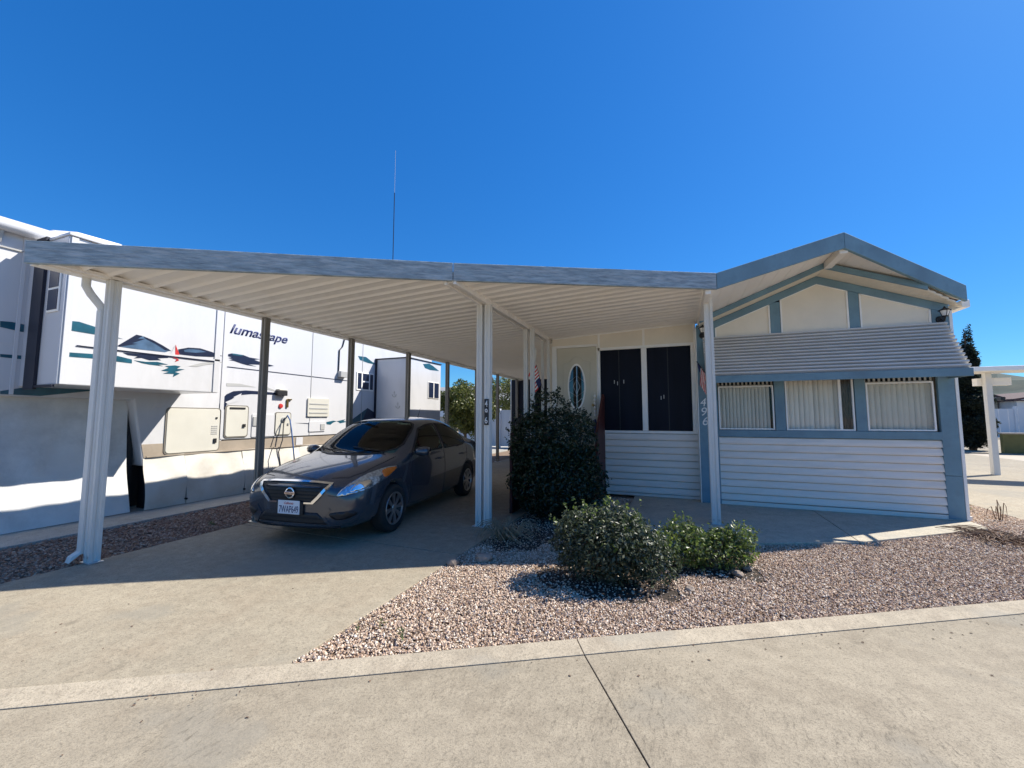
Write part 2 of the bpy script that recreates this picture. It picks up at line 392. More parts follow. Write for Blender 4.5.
# ------------------------------------------------------------------ carport
FP = [(-5.78, 1.83, 2.985, 3.21), (-2.42, 4.19, 3.135, 3.355), (.57, 5.94, 3.20, 3.42), (2.27, 6.84, 3.85, 4.08), (4.0, 7.85, 3.185, 3.42)]
def fascia_y(x):
    for (x0, y0, *_), (x1, y1, *_) in zip(FP[:-1], FP[1:]):
        if x <= x1: return y0 + (x - x0) * (y1 - y0) / (x1 - x0)
    return FP[-1][1]
def zc(x): return 3.185 + .042 * (x + 2.48)           # underside of the flat pans
cp = thing('carport', 'white and blue metal carport joined to the home, covering the grey sedan', 'carport', (-2.48, 5.2, 0))
for i, ((x0, y0, a0, b0), (x1, y1, a1, b1)) in enumerate(zip(FP[:-1], FP[1:])):
    d = Vector((x1 - x0, y1 - y0, 0)).normalized(); nn = Vector((-d.y, d.x, 0)) * .045
    g = d * .003
    q = MB(); lo = [Vector((x0, y0, a0)) + g, Vector((x1, y1, a1)) - g, Vector((x1, y1, a1)) - g + nn, Vector((x0, y0, a0)) + g + nn]
    hi = [Vector((x0, y0, b0)) + g, Vector((x1, y1, b1)) - g, Vector((x1, y1, b1)) - g + nn, Vector((x0, y0, b0)) + g + nn]
    q.hexa(lo, hi); q.build('fascia', 'fascia_blue' if i < 2 else 'blue_wood', cp, .006)
def pans(xa, xb, y_end, pitch, zfun, name='roof_panel'):
    """interlocking metal pans running across; the near ones are cut by the slanted fascia"""
    q = MB(); y = 1.6; n = 0
    while y < y_end:
        prof = [(0, 0), (pitch * .50, -.006), (pitch * .80, -.018), (pitch * .93, -.042), (pitch * .975, -.042), (pitch, 0)]
        def clipx(yy):           # x range present at depth yy
            xs = xb
            if fascia_y(xb) + .05 > yy:
                lo, hi = xa, xb
                if fascia_y(xa) + .05 > yy: return None
                for _ in range(20):
                    mid = (lo + hi) / 2
                    if fascia_y(mid) + .05 > yy: hi = mid
                    else: lo = mid
                xs = lo
            return xs
        pr = None
        for dy, dz in prof:
            yy = y + dy; xs = clipx(yy)
            cur = None if xs is None else ((xa, yy, zfun(xa) + dz), (xs, yy, zfun(xs) + dz))
            if pr and cur: q.quad(pr[0], pr[1], cur[1], cur[0])
            pr = cur
        y += pitch
    q.build(name, 'cream_metal', cp)
    q = MB()
    A = [(xa, fascia_y(xa) + .048), (xb, fascia_y(xb) + .048), (xb, y_end), (xa, y_end)]
    q.hexa([(x, y, zfun(x) + .016) for x, y in A], [(x, y, zfun(x) + .07) for x, y in A]); q.build('roof_top', 'grey_roof', cp)
pans(-5.8, -2.47, 15.6, .205, zc)
pans(-2.45, .475, 8.22, .205, zc)
def ze(x): return 3.925 - .395 * abs(x - 2.27)
# gable extension of the carport in front of the home's own roof
for xa, xb in ((.45, 2.27), (2.27, 4.0)):
    q = MB(); n = 16
    for side in (0,):
        # boards run down the slope: strips along Y are narrow, follow the slope in x
        k = 9
        for i in range(k):
            u0 = xa + (xb - xa) * i / k; u1 = xa + (xb - xa) * (i + 1) / k; um = u0 + (u1 - u0) * .93
            for (a, b, da, db) in ((u0, um, 0, -.006), (um, u1, .004, .004)):
                q.hexa([(a, fascia_y(a) + .048, ze(a) + da), (b, fascia_y(b) + .048, ze(b) + db), (b, 7.995, ze(b) + db), (a, 7.995, ze(a) + da)],
                       [(a, fascia_y(a) + .048, ze(a) + .05), (b, fascia_y(b) + .048, ze(b) + .05), (b, 7.995, ze(b) + .05), (a, 7.995, ze(a) + .05)])
    q.build('roof_panel', 'cream_metal', cp)
q = MB(); q.box(2.22, 2.32, fascia_y(2.27) + .06, 7.55, 3.80, 3.90); q.build('ridge_beam', 'cream_metal', cp, .005)
q = MB(); q.beam((.46, fascia_y(.46) + .06, 3.21), (.46, 8.0, 3.21), .07, .14); q.build('valley_beam', 'cream_metal', cp, .005)
# beams
q = MB(); q.box(-5.77, -5.70, 1.93, 15.6, 2.985, 3.05); q.box(-5.70, -5.62, 1.96, 15.6, 3.0, 3.035); q.build('side_beam', 'cream_metal', cp, .004)
q = MB(); q.box(-5.86, -5.79, 1.9, 15.6, 2.99, 3.10); q.build('gutter', 'cream_trim', cp, .006)
q = MB(); q.box(-2.55, -2.515, 4.2, 8.3, 3.10, 3.18); q.box(-2.51, -2.44, 4.22, 8.3, 3.125, 3.19); q.box(-2.435, -2.40, 4.22, 8.3, 3.10, 3.18); q.build('centre_beam', 'cream_metal', cp, .004)
def post(x, y, top, w=.09, double=False, base=0.012, m='white_post'):
    q = MB()
    for cx in ((x - .062, x + .062) if double else (x,)):
        h = w / 2; t = h * .28
        # square tube with a groove down each face
        out = []
        for sx, sy, ax in ((1, -1, 0), (1, 1, 1), (-1, 1, 2), (-1, -1, 3)): out.append((sx, sy))
        ring = []
        for i in range(4):
            a = Vector(out[i]) * h; b = Vector(out[(i + 1) % 4]) * h; n = (a + b).normalized()
            ring += [a, a.lerp(b, .32), a.lerp(b, .38) - n * .012, a.lerp(b, .62) - n * .012, a.lerp(b, .68)]
        q.hexa([(cx + p.x, y + p.y, base) for p in ring], [(cx + p.x, y + p.y, top) for p in ring])
    o = q.build('post', m, cp, .003)
    f = MB(); ww = (.13 if double else .07)
    f.box(x - ww - .02, x + ww + .02, y - .06, y + .06, base - .003, base + .008)
    for sx in (-1, 1): f.box(x + sx * (ww * .5) - .012, x + sx * ww * .5 + .012, y - h - .004, y - h, base + .05, base + .075)
    f.build('base_plate', 'silver', o, .002)
    return o
for y in (2.47, 4.27, 6.03, 7.82, 9.57, 11.32, 12.94, 14.79):
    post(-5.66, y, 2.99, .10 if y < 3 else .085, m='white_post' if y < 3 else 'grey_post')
pc = post(-2.49, 5.22, 3.11, .088, True)
post(-2.42, 6.95, 3.11, .07, True)
post(-2.47, 8.12, 3.11, .05, True)
post(.49, 6.48, 3.23, .115, base=.028)
# downspout on the first post
q = MB(); r = .04
q.tube([(-5.80, 2.30, 3.02), (-5.80, 2.30, 2.90), (-5.79, 2.34, 2.82), (-5.76, 2.42, 2.70), (-5.755, 2.44, 2.62)], r * .95, 12)
q.box(-5.80, -5.715, 2.40, 2.46, .10, 2.66)
q.hexa([(-5.80, 2.40, .10), (-5.715, 2.40, .10), (-5.715, 2.46, .16), (-5.80, 2.46, .16)], [(-5.81, 2.32, .03), (-5.725, 2.32, .03), (-5.725, 2.34, .09), (-5.81, 2.34, .09)])
q.build('downspout', 'white_post', cp, .004)
# vertical number plaque on the double post
pq = MB(); pz0, pz1 = 1.40, 1.76; px0, px1 = -2.49 + .030, -2.49 + .095
pq.box(px0, px1, 5.22 - .062, 5.22 - .046, pz0, pz1); plaque = pq.build('number_plaque', 'black', pc, .003)
for k, ch in enumerate('496'):
    text('numeral', ch, 'text_white', plaque, (px0 + .012, 5.22 - .064, pz1 - .11 - k * .115), (1, 0, 0), (0, 0, 1), height=.09, width=.042, ext=.003, bold=.01)

# ------------------------------------------------------------------ home
hm = thing('mobile_home', 'small white sided park home with blue trim, gable front and corrugated window awning', 'house', (2.2, 8.0, 0))
YW, YR = 8.0, 8.25
def siding(name, x0, x1, z0, z1, y, n, parent, slope0=0.):
    q = MB(); h = (z1 - z0) / n
    for i in range(n):
        a = z0 + i * h; prof = [(y + .02, a), (y + .02, a + .011), (y - .030, a + .012), (y - .026, a + h * .40), (y - .006, a + h * .93), (y + .02, a + h)]
        for (ya, za), (yb, zb) in zip(prof[:-1], prof[1:]): q.quad((x0, ya, za), (x1, ya, za), (x1, yb, zb), (x0, yb, zb))
    q.quad((x0, y + .024, z0), (x0, y + .024, z1), (x1, y + .024, z1), (x1, y + .024, z0))
    return q.build(name, 'white_siding', parent)
siding('siding', .70, 3.64, .10, 1.17, YW, 9, hm)
siding('siding', -1.30, .40, .08, 1.20, YR, 9, hm)
q = MB(); q.box(.44, 3.9, YW - .025, YW + .01, .031, .095); q.build('skirting', 'white_siding', hm, .004)
q = MB(); q.box(-1.3, .40, YR - .025, YR + .01, .031, .078); q.build('skirting', 'white_siding', hm, .004)
# structural back walls
q = MB(); q.box(.42, 3.85, YW + .30, YW + .36, .03, 3.0); q.box(3.79, 3.85, YW + .06, 20, .03, 3.2); q.box(.42, .50, YW + .37, YR + 12, .03, 3.2)
q.box(-2.42, -2.36, YR + .01, 15, .0, 3.05); q.box(-2.42, .42, 15.0, 15.06, 0, 3.1); q.box(.5, 3.79, 19.9, 20, 0, 3.2)
q.box(-2.35, .41, YR + .12, YR + .16, 0, 3.1)
q.build('wall', 'cream_panel', hm)
# corner boards
q = MB(); q.box(.40, .70, YW - .035, YW + .24, .035, 3.16); q.build('corner_board', 'blue_wood', hm, .004)
q = MB(); q.box(.385, .398, YW - .03, YW + .24, .03, 3.1); q.build('corner_trim', 'cream_trim', hm)
q = MB(); q.box(3.64, 3.83, YW - .035, YW + .02, .66, 3.24); q.box(3.64, 3.83, YW - .032, YW + .02, .04, .655); q.build('corner_board', 'blue_wood', hm, .003)
q = MB(); q.box(3.833, 3.87, YW - .04, YW + .06, .03, 3.12); q.build('corner_trim', 'cream_trim', hm, .003)
# band under windows, studs
q = MB(); q.box(.70, 3.64, YW - .04, YW + .02, 1.175, 1.29); q.build('window_sill_board', 'blue_wood', hm, .005)
for x0, x1 in ((1.555, 1.70), (2.64, 2.775)):
    q = MB(); q.box(x0, x1, YW - .03, YW + .02, 1.292, 2.56); q.build('stud_board', 'blue_wood', hm, .004)
    q = MB(); q.box(x0, x1, YW - .02, YW + .02, 2.80, ze((x0 + x1) / 2) - .22); q.build('stud_board', 'blue_wood', hm, .004)
q = MB(); q.box(.70, 3.64, YW - .01, YW + .02, 2.565, 2.80); q.build('header_panel', 'cream_panel', hm)
def wz(x): return 3.82 - .40 * abs(x - 2.23)      # top of the rake board on the wall
for xa, xb in ((.55, 2.23), (2.23, 3.83)):
    q = MB(); q.extr([(xa, YW - .045, wz(xa) - .125), (xb, YW - .045, wz(xb) - .125), (xb, YW - .045, wz(xb)), (xa, YW - .045, wz(xa))], (0, .05, 0)); q.build('rake_board', 'blue_wood', hm, .004)
def gpanel(xs):
    pts = [(xs[0], 2.802)] + [(xs[-1], 2.802)] + [(x, wz(x) - .127) for x in reversed(xs)]
    q = MB(); q.extr([(x, YW - .004, z) for x, z in pts], (0, .02, 0)); o = q.build('gable_panel', 'cream_panel', hm)
    t = MB(); P = [(x, z) for x, z in pts]
    for a, b in zip(P[1:], P[2:] + P[:1]): t.beam((a[0], YW - .010, a[1]), (b[0], YW - .010, b[1]), .030, .022, up=(0, -1, 0) if False else (0, 0, 1) if abs(a[0] - b[0]) > .01 else (1, 0, 0))
    t.build('panel_trim', 'cream_trim', o)
gpanel([.715, 1.54]); gpanel([1.715, 2.23, 2.625]); gpanel([2.79, 3.625])
# windows with vertical blinds
def window(x0, x1, z0, z1, split, kind):
    t = MB(); w = .022
    t.box(x0, x1, YW - .016, YW + .03, z1 - w, z1); t.box(x0, x1, YW - .016, YW + .03, z0, z0 + w)
    t.box(x0, x0 + w, YW - .015, YW + .03, z0 + w, z1 - w); t.box(x1 - w, x1, YW - .015, YW + .03, z0 + w, z1 - w)
    if split: t.box(split - .018, split + .018, YW - .012, YW + .025, z0 + w, z1 - w)
    fr = t.build('window', 'cream_trim', hm, .002)
    g = MB(); g.quad((x0 + w, YW + .008, z0 + w), (x1 - w, YW + .008, z0 + w), (x1 - w, YW + .008, z1 - w), (x0 + w, YW + .008, z1 - w)); g.build('pane', 'glass', fr)
    b = MB(); x = x0 + .03; i = 0
    gaps = kind == 'open'
    end = x1 - .03
    if kind == 'part': end = split - .02
    while x < end:
        wd = .058 if gaps else .076; an = R(random.uniform(22, 36) if gaps else random.uniform(10, 34)); dx = math.cos(an) * wd / 2; dy = -math.sin(an) * wd / 2
        if True:
            for s in (-1,):
                k = 4; 
                for j in range(k):
                    u0 = -1 + 2 * j / k; u1 = -1 + 2 * (j + 1) / k; c0 = .008 * (1 - u0 * u0); c1 = .008 * (1 - u1 * u1)
                    b.quad((x + dx * u0, YW + .09 + dy * u0 - c0, z0 - .02), (x + dx * u1, YW + .09 + dy * u1 - c1, z0 - .02), (x + dx * u1, YW + .09 + dy * u1 - c1, z1 + .02), (x + dx * u0, YW + .09 + dy * u0 - c0, z1 + .02))
        x += .056 if gaps else .068
    b.build('vertical_blind', 'blind', fr)
    if kind == 'part':
        c = MB(); xx = split + .0
        while xx < x1 - .01: c.quad((xx, YW + .06, z0), (xx + .02, YW + .09, z0), (xx + .02, YW + .09, z1), (xx, YW + .06, z1)); c.quad((xx + .02, YW + .09, z0), (xx + .04, YW + .06, z0), (xx + .04, YW + .06, z1), (xx + .02, YW + .09, z1)); xx += .04
        c.build('curtain', 'curtain', fr)
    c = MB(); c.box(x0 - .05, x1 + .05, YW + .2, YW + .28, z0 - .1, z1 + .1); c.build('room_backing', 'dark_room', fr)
for zt in (2.06,):
    window(.715, 1.545, 1.30, 2.045, None, 'open')
    window(1.71, 2.63, 1.295, 2.40, 2.45, 'part')
    window(2.785, 3.60, 1.30, 2.045, None, 'closed')
for x0, x1 in ((.715, 1.545), (2.785, 3.60)):        # upper sash
    t = MB(); t.box(x0, x1, YW + .0, YW + .03, 2.40, 2.42); fr = t.build('window', 'cream_trim', hm)
    g = MB(); g.quad((x0, YW + .018, 2.05), (x1, YW + .018, 2.05), (x1, YW + .018, 2.40), (x0, YW + .018, 2.40)); g.build('pane', 'glass', fr)
    b = MB(); x = x0
    while x < x1: b.box(x, x + .028, YW + .06, YW + .064, 2.0, 2.45); x += .062
    b.build('vertical_blind', 'blind', fr)
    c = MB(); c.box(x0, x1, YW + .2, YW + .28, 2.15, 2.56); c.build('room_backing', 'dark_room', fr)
# corrugated awning
ax0, ax1 = .50, 3.80; A0 = Vector((0, YW - .03, 2.915)); A1 = Vector((0, 7.50, 2.185)); dn = (A1 - A0); ln = dn.length; dn.normalize(); nr = Vector((0, -dn.z, dn.y)) * -1
if nr.z < 0: nr = -nr
q = MB(); n = 13; pts = []
for i in range(n):
    for u, h in ((0, -.045), (.02, .010), (.26, .028), (.55, .020), (.58, -.045)): pts.append(A0 + dn * ((i + u) / n * ln) + nr * h)
pts.append(A1)
for a, b in zip(pts[:-1], pts[1:]): q.quad((ax0, a.y, a.z), (ax1, a.y, a.z), (ax1, b.y, b.z), (ax0, b.y, b.z))
for xx in (ax0, ax1):
    for i in range(n): q.poly([(xx, p.y, p.z) for p in pts[i * 5:i * 5 + 5]])
aw = q.build('awning', 'awning_metal', hm); 
q = MB(); q.box(ax0, ax1 + .0, 7.47, 7.50, 2.07, 2.182); q.build('awning_beam', 'blue_wood', aw, .004)
for xx in (ax0 + .02, ax1 - .02): q = MB(); q.beam((xx, YW - .03, 2.10), (xx, 7.49, 2.10), .03, .05); q.build('awning_bracket', 'blue_wood', aw)
# roof of the home
q = MB()
for xa, xb in ((.46, 2.27), (2.27, 3.99)):
    ys = 8.0
    q.hexa([(xa, ys, ze(xa) + .0), (xb, ys, ze(xb) + .0), (xb, 20.2, ze(xb)), (xa, 20.2, ze(xa))], [(xa, ys, ze(xa) + .07), (xb, ys, ze(xb) + .07), (xb, 20.2, ze(xb) + .07), (xa, 20.2, ze(xa) + .07)])
roof = q.build('roof', 'shingle', hm)
q = MB()
for xa, xb in ((.44, 2.23), (2.23, 3.97)):
    k = 7
    for i in range(k):
        y0 = 7.60 + .39 * i / k; y1 = 7.60 + .39 * (i + 1) / k
        for (ya, yb, dz) in ((y0, y1 - .012, 0), (y1 - .012, y1, .01)):
            xc = min(xb, 2.27 + (ya - .06 - 6.84) * 1.73 / 1.01); q.hexa([(xa, ya, wz(xa) + .004 + dz), (xc, ya, wz(xc) + .004 + dz), (xc, yb, wz(xc) + .004 + dz), (xa, yb, wz(xa) + .004 + dz)], [(xa, ya, wz(xa) + .03), (xc, ya, wz(xc) + .03), (xc, yb, wz(xc) + .03), (xa, yb, wz(xa) + .03)])
q.build('soffit', 'cream_panel', roof)
q = MB()
for xa, xb in ((.44, 2.23), (2.23, 3.44)):
    q.extr([(xa, 7.56, wz(xa) + .0), (xb, 7.56, wz(xb) + .0), (xb, 7.56, wz(xb) + .085), (xa, 7.56, wz(xa) + .085)], (0, .038, 0))
q.build('roof_fascia', 'blue_wood', roof)
q = MB(); q.box(4.0, 4.10, 8.0, 20, 3.13, 3.24); q.build('gutter', 'cream_trim', roof, .01)
q = MB(); q.hexa([(-2.5, YR, 3.19), (.3, YR, 3.30), (.3, 15.2, 3.30), (-2.5, 15.2, 3.19)], [(-2.5, YR, 3.26), (.3, YR, 3.37), (.3, 15.2, 3.37), (-2.5, 15.2, 3.26)]); q.build('porch_roof', 'grey_roof', hm)
# recessed wall: upper panels, battens, screens
q = MB(); q.hexa([(-2.36, YR, 2.90), (.40, YR, 2.90), (.40, YR + .04, 2.90), (-2.36, YR + .04, 2.90)], [(-2.36, YR, zc(-2.36) - .03), (.40, YR, zc(.4) - .03), (.40, YR + .04, zc(.4) - .03), (-2.36, YR + .04, zc(-2.36) - .03)]); q.build('upper_panel', 'cream_panel', hm)
q = MB(); Y = YR - .012
for x in (-1.385, -.525): q.box(x - .022, x + .022, Y, YR, 2.90, zc(x) - .03)
q.box(.36, .40, Y, YR, 1.2, 3.28); q.box(-1.37, .36, Y, YR, 2.845, 2.90); q.beam((-2.36, YR - .008, zc(-2.36) - .045), (.40, YR - .008, zc(.4) - .045), .02, .035)
q.box(-.575, -.475, Y - .01, YR + .03, 1.255, 2.844); q.box(-1.41, -1.365, Y, YR + .03, .95, 2.844); q.box(.305, .359, Y, YR + .03, 1.255, 2.844)
q.box(-1.36, .40, Y - .016, YR + .03, 1.205, 1.252)
q.build('wall_trim', 'cream_trim', hm, .003)
for x0, x1, ln_ in ((-1.362, -.578, (-1.0,)), (-.472, .302, (-.10,))):
    q = MB(); q.box(x0, x1, YR + .01, YR + .03, 1.255, 2.842); w_ = q.build('screen_window', 'dark_screen', hm)
    q = MB(); q.box(ln_[0] - .008, ln_[0] + .008, YR + .004, YR + .009, 1.26, 2.84); q.build('mullion', 'black', w_)
    q = MB()
    for k, (dx_, dz_) in enumerate(((-.10, .03), (-.04, 0), (.08, .03)) if x0 < -1 else ((-.14, -.02), (-.09, 0))): xx = ln_[0] + dx_; q = MB(); q.box(xx, xx + .014, YR + .003, YR + .008, 2.14 - .28 * (x0 > -1) + dz_, 2.21 - .28 * (x0 > -1) + dz_); q.build('latch', 'rv_grey', w_)
# door
dr = MB(); dr.box(-2.25, -1.43, YR - .03, YR + .02, .93, 2.93)
door = dr.build('door', 'door_paint', hm, .004)
q = MB(); q.box(-2.36, -2.255, YR - .035, YR + .02, .93, 2.985); q.box(-2.255, -1.43, YR - .035, YR + .02, 2.935, 2.985); q.box(-1.428, -1.412, YR - .04, YR + .02, .93, 2.985); q.build('door_frame', 'cream_trim', door, .004)
def oval(cx, cz, rx, rz, n=36): return [(cx + rx * math.cos(t), cz + rz * math.sin(t)) for t in [2 * math.pi * k / n for k in range(n)]]
cx, cz = -1.84, 2.13
q = MB(); o1 = oval(cx, cz, .185, .47); o2 = oval(cx, cz, .155, .43)
for k in range(36):
    j = (k + 1) % 36
    q.hexa([(o1[k][0], YR - .031, o1[k][1]), (o1[j][0], YR - .031, o1[j][1]), (o2[j][0], YR - .031, o2[j][1]), (o2[k][0], YR - .031, o2[k][1])], [(o1[k][0], YR - .045, o1[k][1]), (o1[j][0], YR - .045, o1[j][1]), (o2[j][0], YR - .045, o2[j][1]), (o2[k][0], YR - .045, o2[k][1])])
q.build('oval_moulding', 'cream_trim', door)
q = MB(); q.poly([(x, YR - .034, z) for x, z in o2]); q.build('oval_pane', 'rv_glass', door)
q = MB(); 
for pts in ([(cx, cz - .42), (cx, cz + .42)], [(cx - .15, cz - .1), (cx, cz - .2), (cx + .15, cz - .1)], [(cx - .15, cz + .1), (cx, cz + .22), (cx + .15, cz + .1)], [(cx, cz - .15), (cx - .07, cz), (cx, cz + .15), (cx + .07, cz), (cx, cz - .15)], [(cx - .12, cz - .25), (cx - .03, cz - .34), (cx + .04, cz - .30), (cx + .1, cz - .24)]):
    q.tube([(x, YR - .037, z) for x, z in pts], .005, 5)
q.build('leaded_pattern', 'silver', door)
q = MB(); zz = [(-2.12, 1.1), (-1.56, 1.1), (-1.56, 2.62), (-1.70, 2.64), (-1.76, 2.72), (-1.84, 2.745), (-1.92, 2.72), (-1.98, 2.64), (-2.12, 2.62), (-2.12, 1.1)]
for a, b in zip(zz[:-1], zz[1:]): q.beam((a[0], YR - .034, a[1]), (b[0], YR - .034, b[1]), .014, .012, up=(0, 1, 0))
q.build('door_moulding', 'door_paint', door, .003)
q = MB(); q.lathe([(0, -.05), (.03, -.05), (.035, -.03), (.02, -.012), (.02, 0)], (-1.50, YR - .03, 1.75), 'y', 12); q.build('handle', 'brass', door, smooth=True)
# house number, vertical script on the left corner board
for k, ch in enumerate('496'):
    text('house_number', ch, 'text_white', hm, (.425 + .012 * k, YW - .037, 1.70 - k * .165), (1, 0, 0), (0, 0, 1), height=.145, width=.09, bold=.0, shear=.18, ext=.008)
def wall_lamp(x, z, two=False):
    q = MB(); q.lathe([(.0, -.02), (.05, -.02), (.055, 0)], (x, YW - .036, z - .02), 'y', 14)
    q.tube([(x, YW - .05, z - .02), (x, YW - .14, z - .06), (x, YW - .16, z - .01), (x, YW - .16, z + .03)], .010, 6)
    q.lathe([(.0, .155), (.008, .15), (.02, .125), (.075, .095), (.078, .09), (.0, .09)], (x, YW - .16, z), 'z', 8)
    q.lathe([(.0, .0), (.035, .0), (.038, .012), (.0, .012)], (x, YW - .16, z), 'z', 8)
    for k in range(4):
        a = k * math.pi / 2; q.tube([(x + .035 * math.cos(a), YW - .16 + .035 * math.sin(a), z + .01), (x + .062 * math.cos(a), YW - .16 + .062 * math.sin(a), z + .095)], .004, 4)
    l = q.build('wall_lamp', 'black', hm)
    q = MB(); q.lathe([(.0, .014), (.030, .014), (.055, .088), (.0, .088)], (x, YW - .16, z), 'z', 12); q.build('lamp_glass', 'lamp_glass', l)
wall_lamp(.50, 2.98); wall_lamp(3.73, 2.98)

# flags
def flag(name, label, base, tip, drop):
    t = thing(name, label, 'flag', base, 'small striped flags by the front wall')
    q = MB(); q.tube([base, tip], .006, 6); q.build('pole', 'black', t)
    base = Vector(base); tip = Vector(tip); d = tip - base; q = MB(); nu, nv = 10, 13
    def P(u, v):
        p = tip - d * (.85 * v); wob = .012 * math.sin(u * 7 + v * 4)
        return p + Vector((wob + .10 * u * drop[0], .03 * math.sin(v * 6) * u + drop[1] * u, -drop[2] * u - .02 * math.sin(v * 5) * u))
    for i in range(nu):
        for j in range(nv):
            u0, u1, v0, v1 = i / nu, (i + 1) / nu, j / nv, (j + 1) / nv
            q.mi = 2 if (v0 > .55 and u0 < .4) else (0 if j % 2 == 0 else 1)
            q.quad(P(u0, v0), P(u1, v0), P(u1, v1), P(u0, v1))
    q.build('cloth', ['flag_red', 'flag_white', 'flag_blue'], t)
flag('small_flag', 'small striped flag on the blue corner board above the house number', (.39, 7.95, 2.50), (.50, 7.80, 2.28), (.3, -.05, .42))
flag('small_flag', 'small striped flag hanging left of the front door', (-2.50, 8.0, 2.10), (-2.60, 7.9, 2.58), (-1.6, -.05, .22))
# hanging ornaments
t = thing('wind_chime', 'string of cream beads with dark tassel hanging beside the front door', 'ornament', (-1.47, YR - .07, 1.9)); q = MB()
q.tube([(-1.47, YR - .02, 2.02), (-1.47, YR - .07, 2.0), (-1.47, YR - .07, 1.45)], .004, 5)
for k in range(6): q.lathe([(0, -.035), (.02, -.02), (.026, 0), (.02, .02), (0, .035)], (-1.47, YR - .07, 1.93 - k * .075), 'z', 8)
q.build('beads', 'cream_trim', t, smooth=True)
q = MB(); q.lathe([(0, .0), (.02, 0), (.035, -.08), (.045, -.27), (0, -.27)], (-1.47, YR - .07, 1.47), 'z', 10); q.build('tassel', 'text_navy', t)
t = thing('hanging_ornament', 'pale shell shaped ornament hanging from the carport beam left of the door', 'ornament', (-2.68, 8.0, 3.0)); q = MB()
q.tube([(-2.68, 8.0, 3.12), (-2.68, 8.0, 2.95)], .004, 5); q.build('cord', 'black', t)
q = MB(); q.lathe([(0, .0), (.05, -.03), (.06, -.1), (.045, -.2), (.03, -.32), (0, -.34)], (-2.68, 8.0, 2.96), 'z', 10); q.build('shell', 'lamp_glass', t, smooth=True)

# porch steps
st = thing('porch_steps', 'dark red wooden porch steps with solid side rails below the front door', 'steps', (-1.85, 7.6, 0))
q = MB(); q.box(-2.36, -1.33, 7.45, 8.21, .80, .88); q.build('landing', 'red_wood', st, .004)
q = MB()
for k in range(4): q.box(-2.30, -1.42, 6.35 + k * .275, 6.65 + k * .275, .15 + k * .18, .19 + k * .18)
q.build('tread', 'red_wood', st, .003)
q = MB(); q.extr([(-1.33, 7.35, .03), (-1.33, 8.20, .03), (-1.33, 8.20, 1.92), (-1.33, 8.12, 1.96), (-1.33, 7.45, 1.30), (-1.33, 7.35, 1.20)], (.045, 0, 0)); q.build('side_rail', 'red_wood', st, .004)
q = MB(); q.extr([(-2.42, 6.0, .03), (-2.42, 8.10, .03), (-2.42, 8.10, 1.22), (-2.42, 7.2, 1.16), (-2.42, 6.0, 1.10)], (.045, 0, 0)); q.build('side_rail', 'red_wood', st, .004)
q = MB(); q.box(-2.93, -2.56, 7.3, 7.36, .03, 1.21); q.box(-2.93, -2.56, 7.36, 8.1, 1.17, 1.21); q.build('end_panel', 'red_wood', st, .004)
t = thing('planter_box', 'dark square planter with low plant standing on the red porch panel', 'planter', (-2.78, 7.62, 1.21)); q = MB()
q.hexa([(-2.88, 7.52, 1.211), (-2.66, 7.52, 1.211), (-2.66, 7.72, 1.211), (-2.88, 7.72, 1.211)], [(-2.91, 7.49, 1.5), (-2.63, 7.49, 1.5), (-2.63, 7.75, 1.5), (-2.91, 7.75, 1.5)]); q.build('pot', 'black', t, .006)

# ------------------------------------------------------------------ travel trailer
BX = -8.0; SX = -7.05; S2X = -6.9; SA, SB = 2.60, 4.52
rv = thing('travel_trailer', 'long white fifth wheel trailer with mountain and sailboat graphics beside the driveway', 'trailer', (BX - 1.2, 6.5, 0))
def outline_box(pts, xa, xb): return [(xa, y, z) for y, z in pts]
q = MB(); side = [(.9, 2.6), (1.1, 1.78), (3.84, 1.78), (4.03, .72), (12.35, .72), (12.45, .85), (12.45, 3.95), (12.25, 4.08), (1.7, 4.08), (1.2, 3.6)]
q.extr([(BX, y, z) for y, z in side], (-2.4, 0, 0)); q.build('body', 'rv_white', rv, .03)
q = MB(); q.extr([(BX + .003, y, z) for y, z in [(4.06, .72), (12.34, .72), (12.34, 1.07), (3.99, 1.07)]], (-.03, 0, 0)); q.build('lower_panel', 'rv_beige', rv)
q = MB(); q.box(BX + .003, BX + .018, 4.06, 12.3, .70, .716); q.box(BX + .0035, BX + .012, 5.25, 12.3, 1.075, 1.09); q.build('belt_moulding', 'black', rv)
def pxpoly(pts, X, off, scale=1., org=(0, 0)): return [Vector((X + off, *onX(org[0] + x / scale, org[1] + y / scale, X)[1:])) for x, y in pts]
def decal(name, m, parent, pts, X, off=.004, scale=1., org=(0, 0)):
    q = MB(); q.extr(pxpoly(pts, X, off, scale, org), (-.002, 0, 0)); return q.build(name, m, parent)
# bedroom slide-out
q = MB(); q.box(BX - .1, SX, SA, SB, 1.91, 3.80); sl1 = q.build('slide_out', 'rv_white', rv, .012)
q = MB(); q.box(BX + .22, BX + .48, SA - .035, SA - .002, 1.86, 3.85); q.box(BX + .49, SX - .03, SA - .03, SA - .002, 1.88, 1.908); q.build('edge_seal', 'seal', sl1)
q = MB(); q.box(BX + .0, SX + .03, SA - .01, SB + .02, 3.802, 3.84); q.build('slide_roof', 'rv_white', sl1, .008)
for ya_, yb_ in ((SA + .02, SA + .09), (SB - .09, SB)): q = MB(); q.box(SX + .002, SX + .016, ya_, yb_, 1.915, 3.79); q.build('corner_moulding', 'rv_white', sl1, .004)
q = MB(); q.box(SX - .37, SX - .08, SA - .016, SA - .001, 2.83, 3.55); w = q.build('window_frame', 'cream_trim', sl1, .012)
q = MB(); q.box(SX - .34, SX - .11, SA - .022, SA - .017, 2.86, 3.12); q.box(SX - .34, SX - .11, SA - .022, SA - .017, 3.15, 3.52); q.build('pane', 'rv_navy', w)
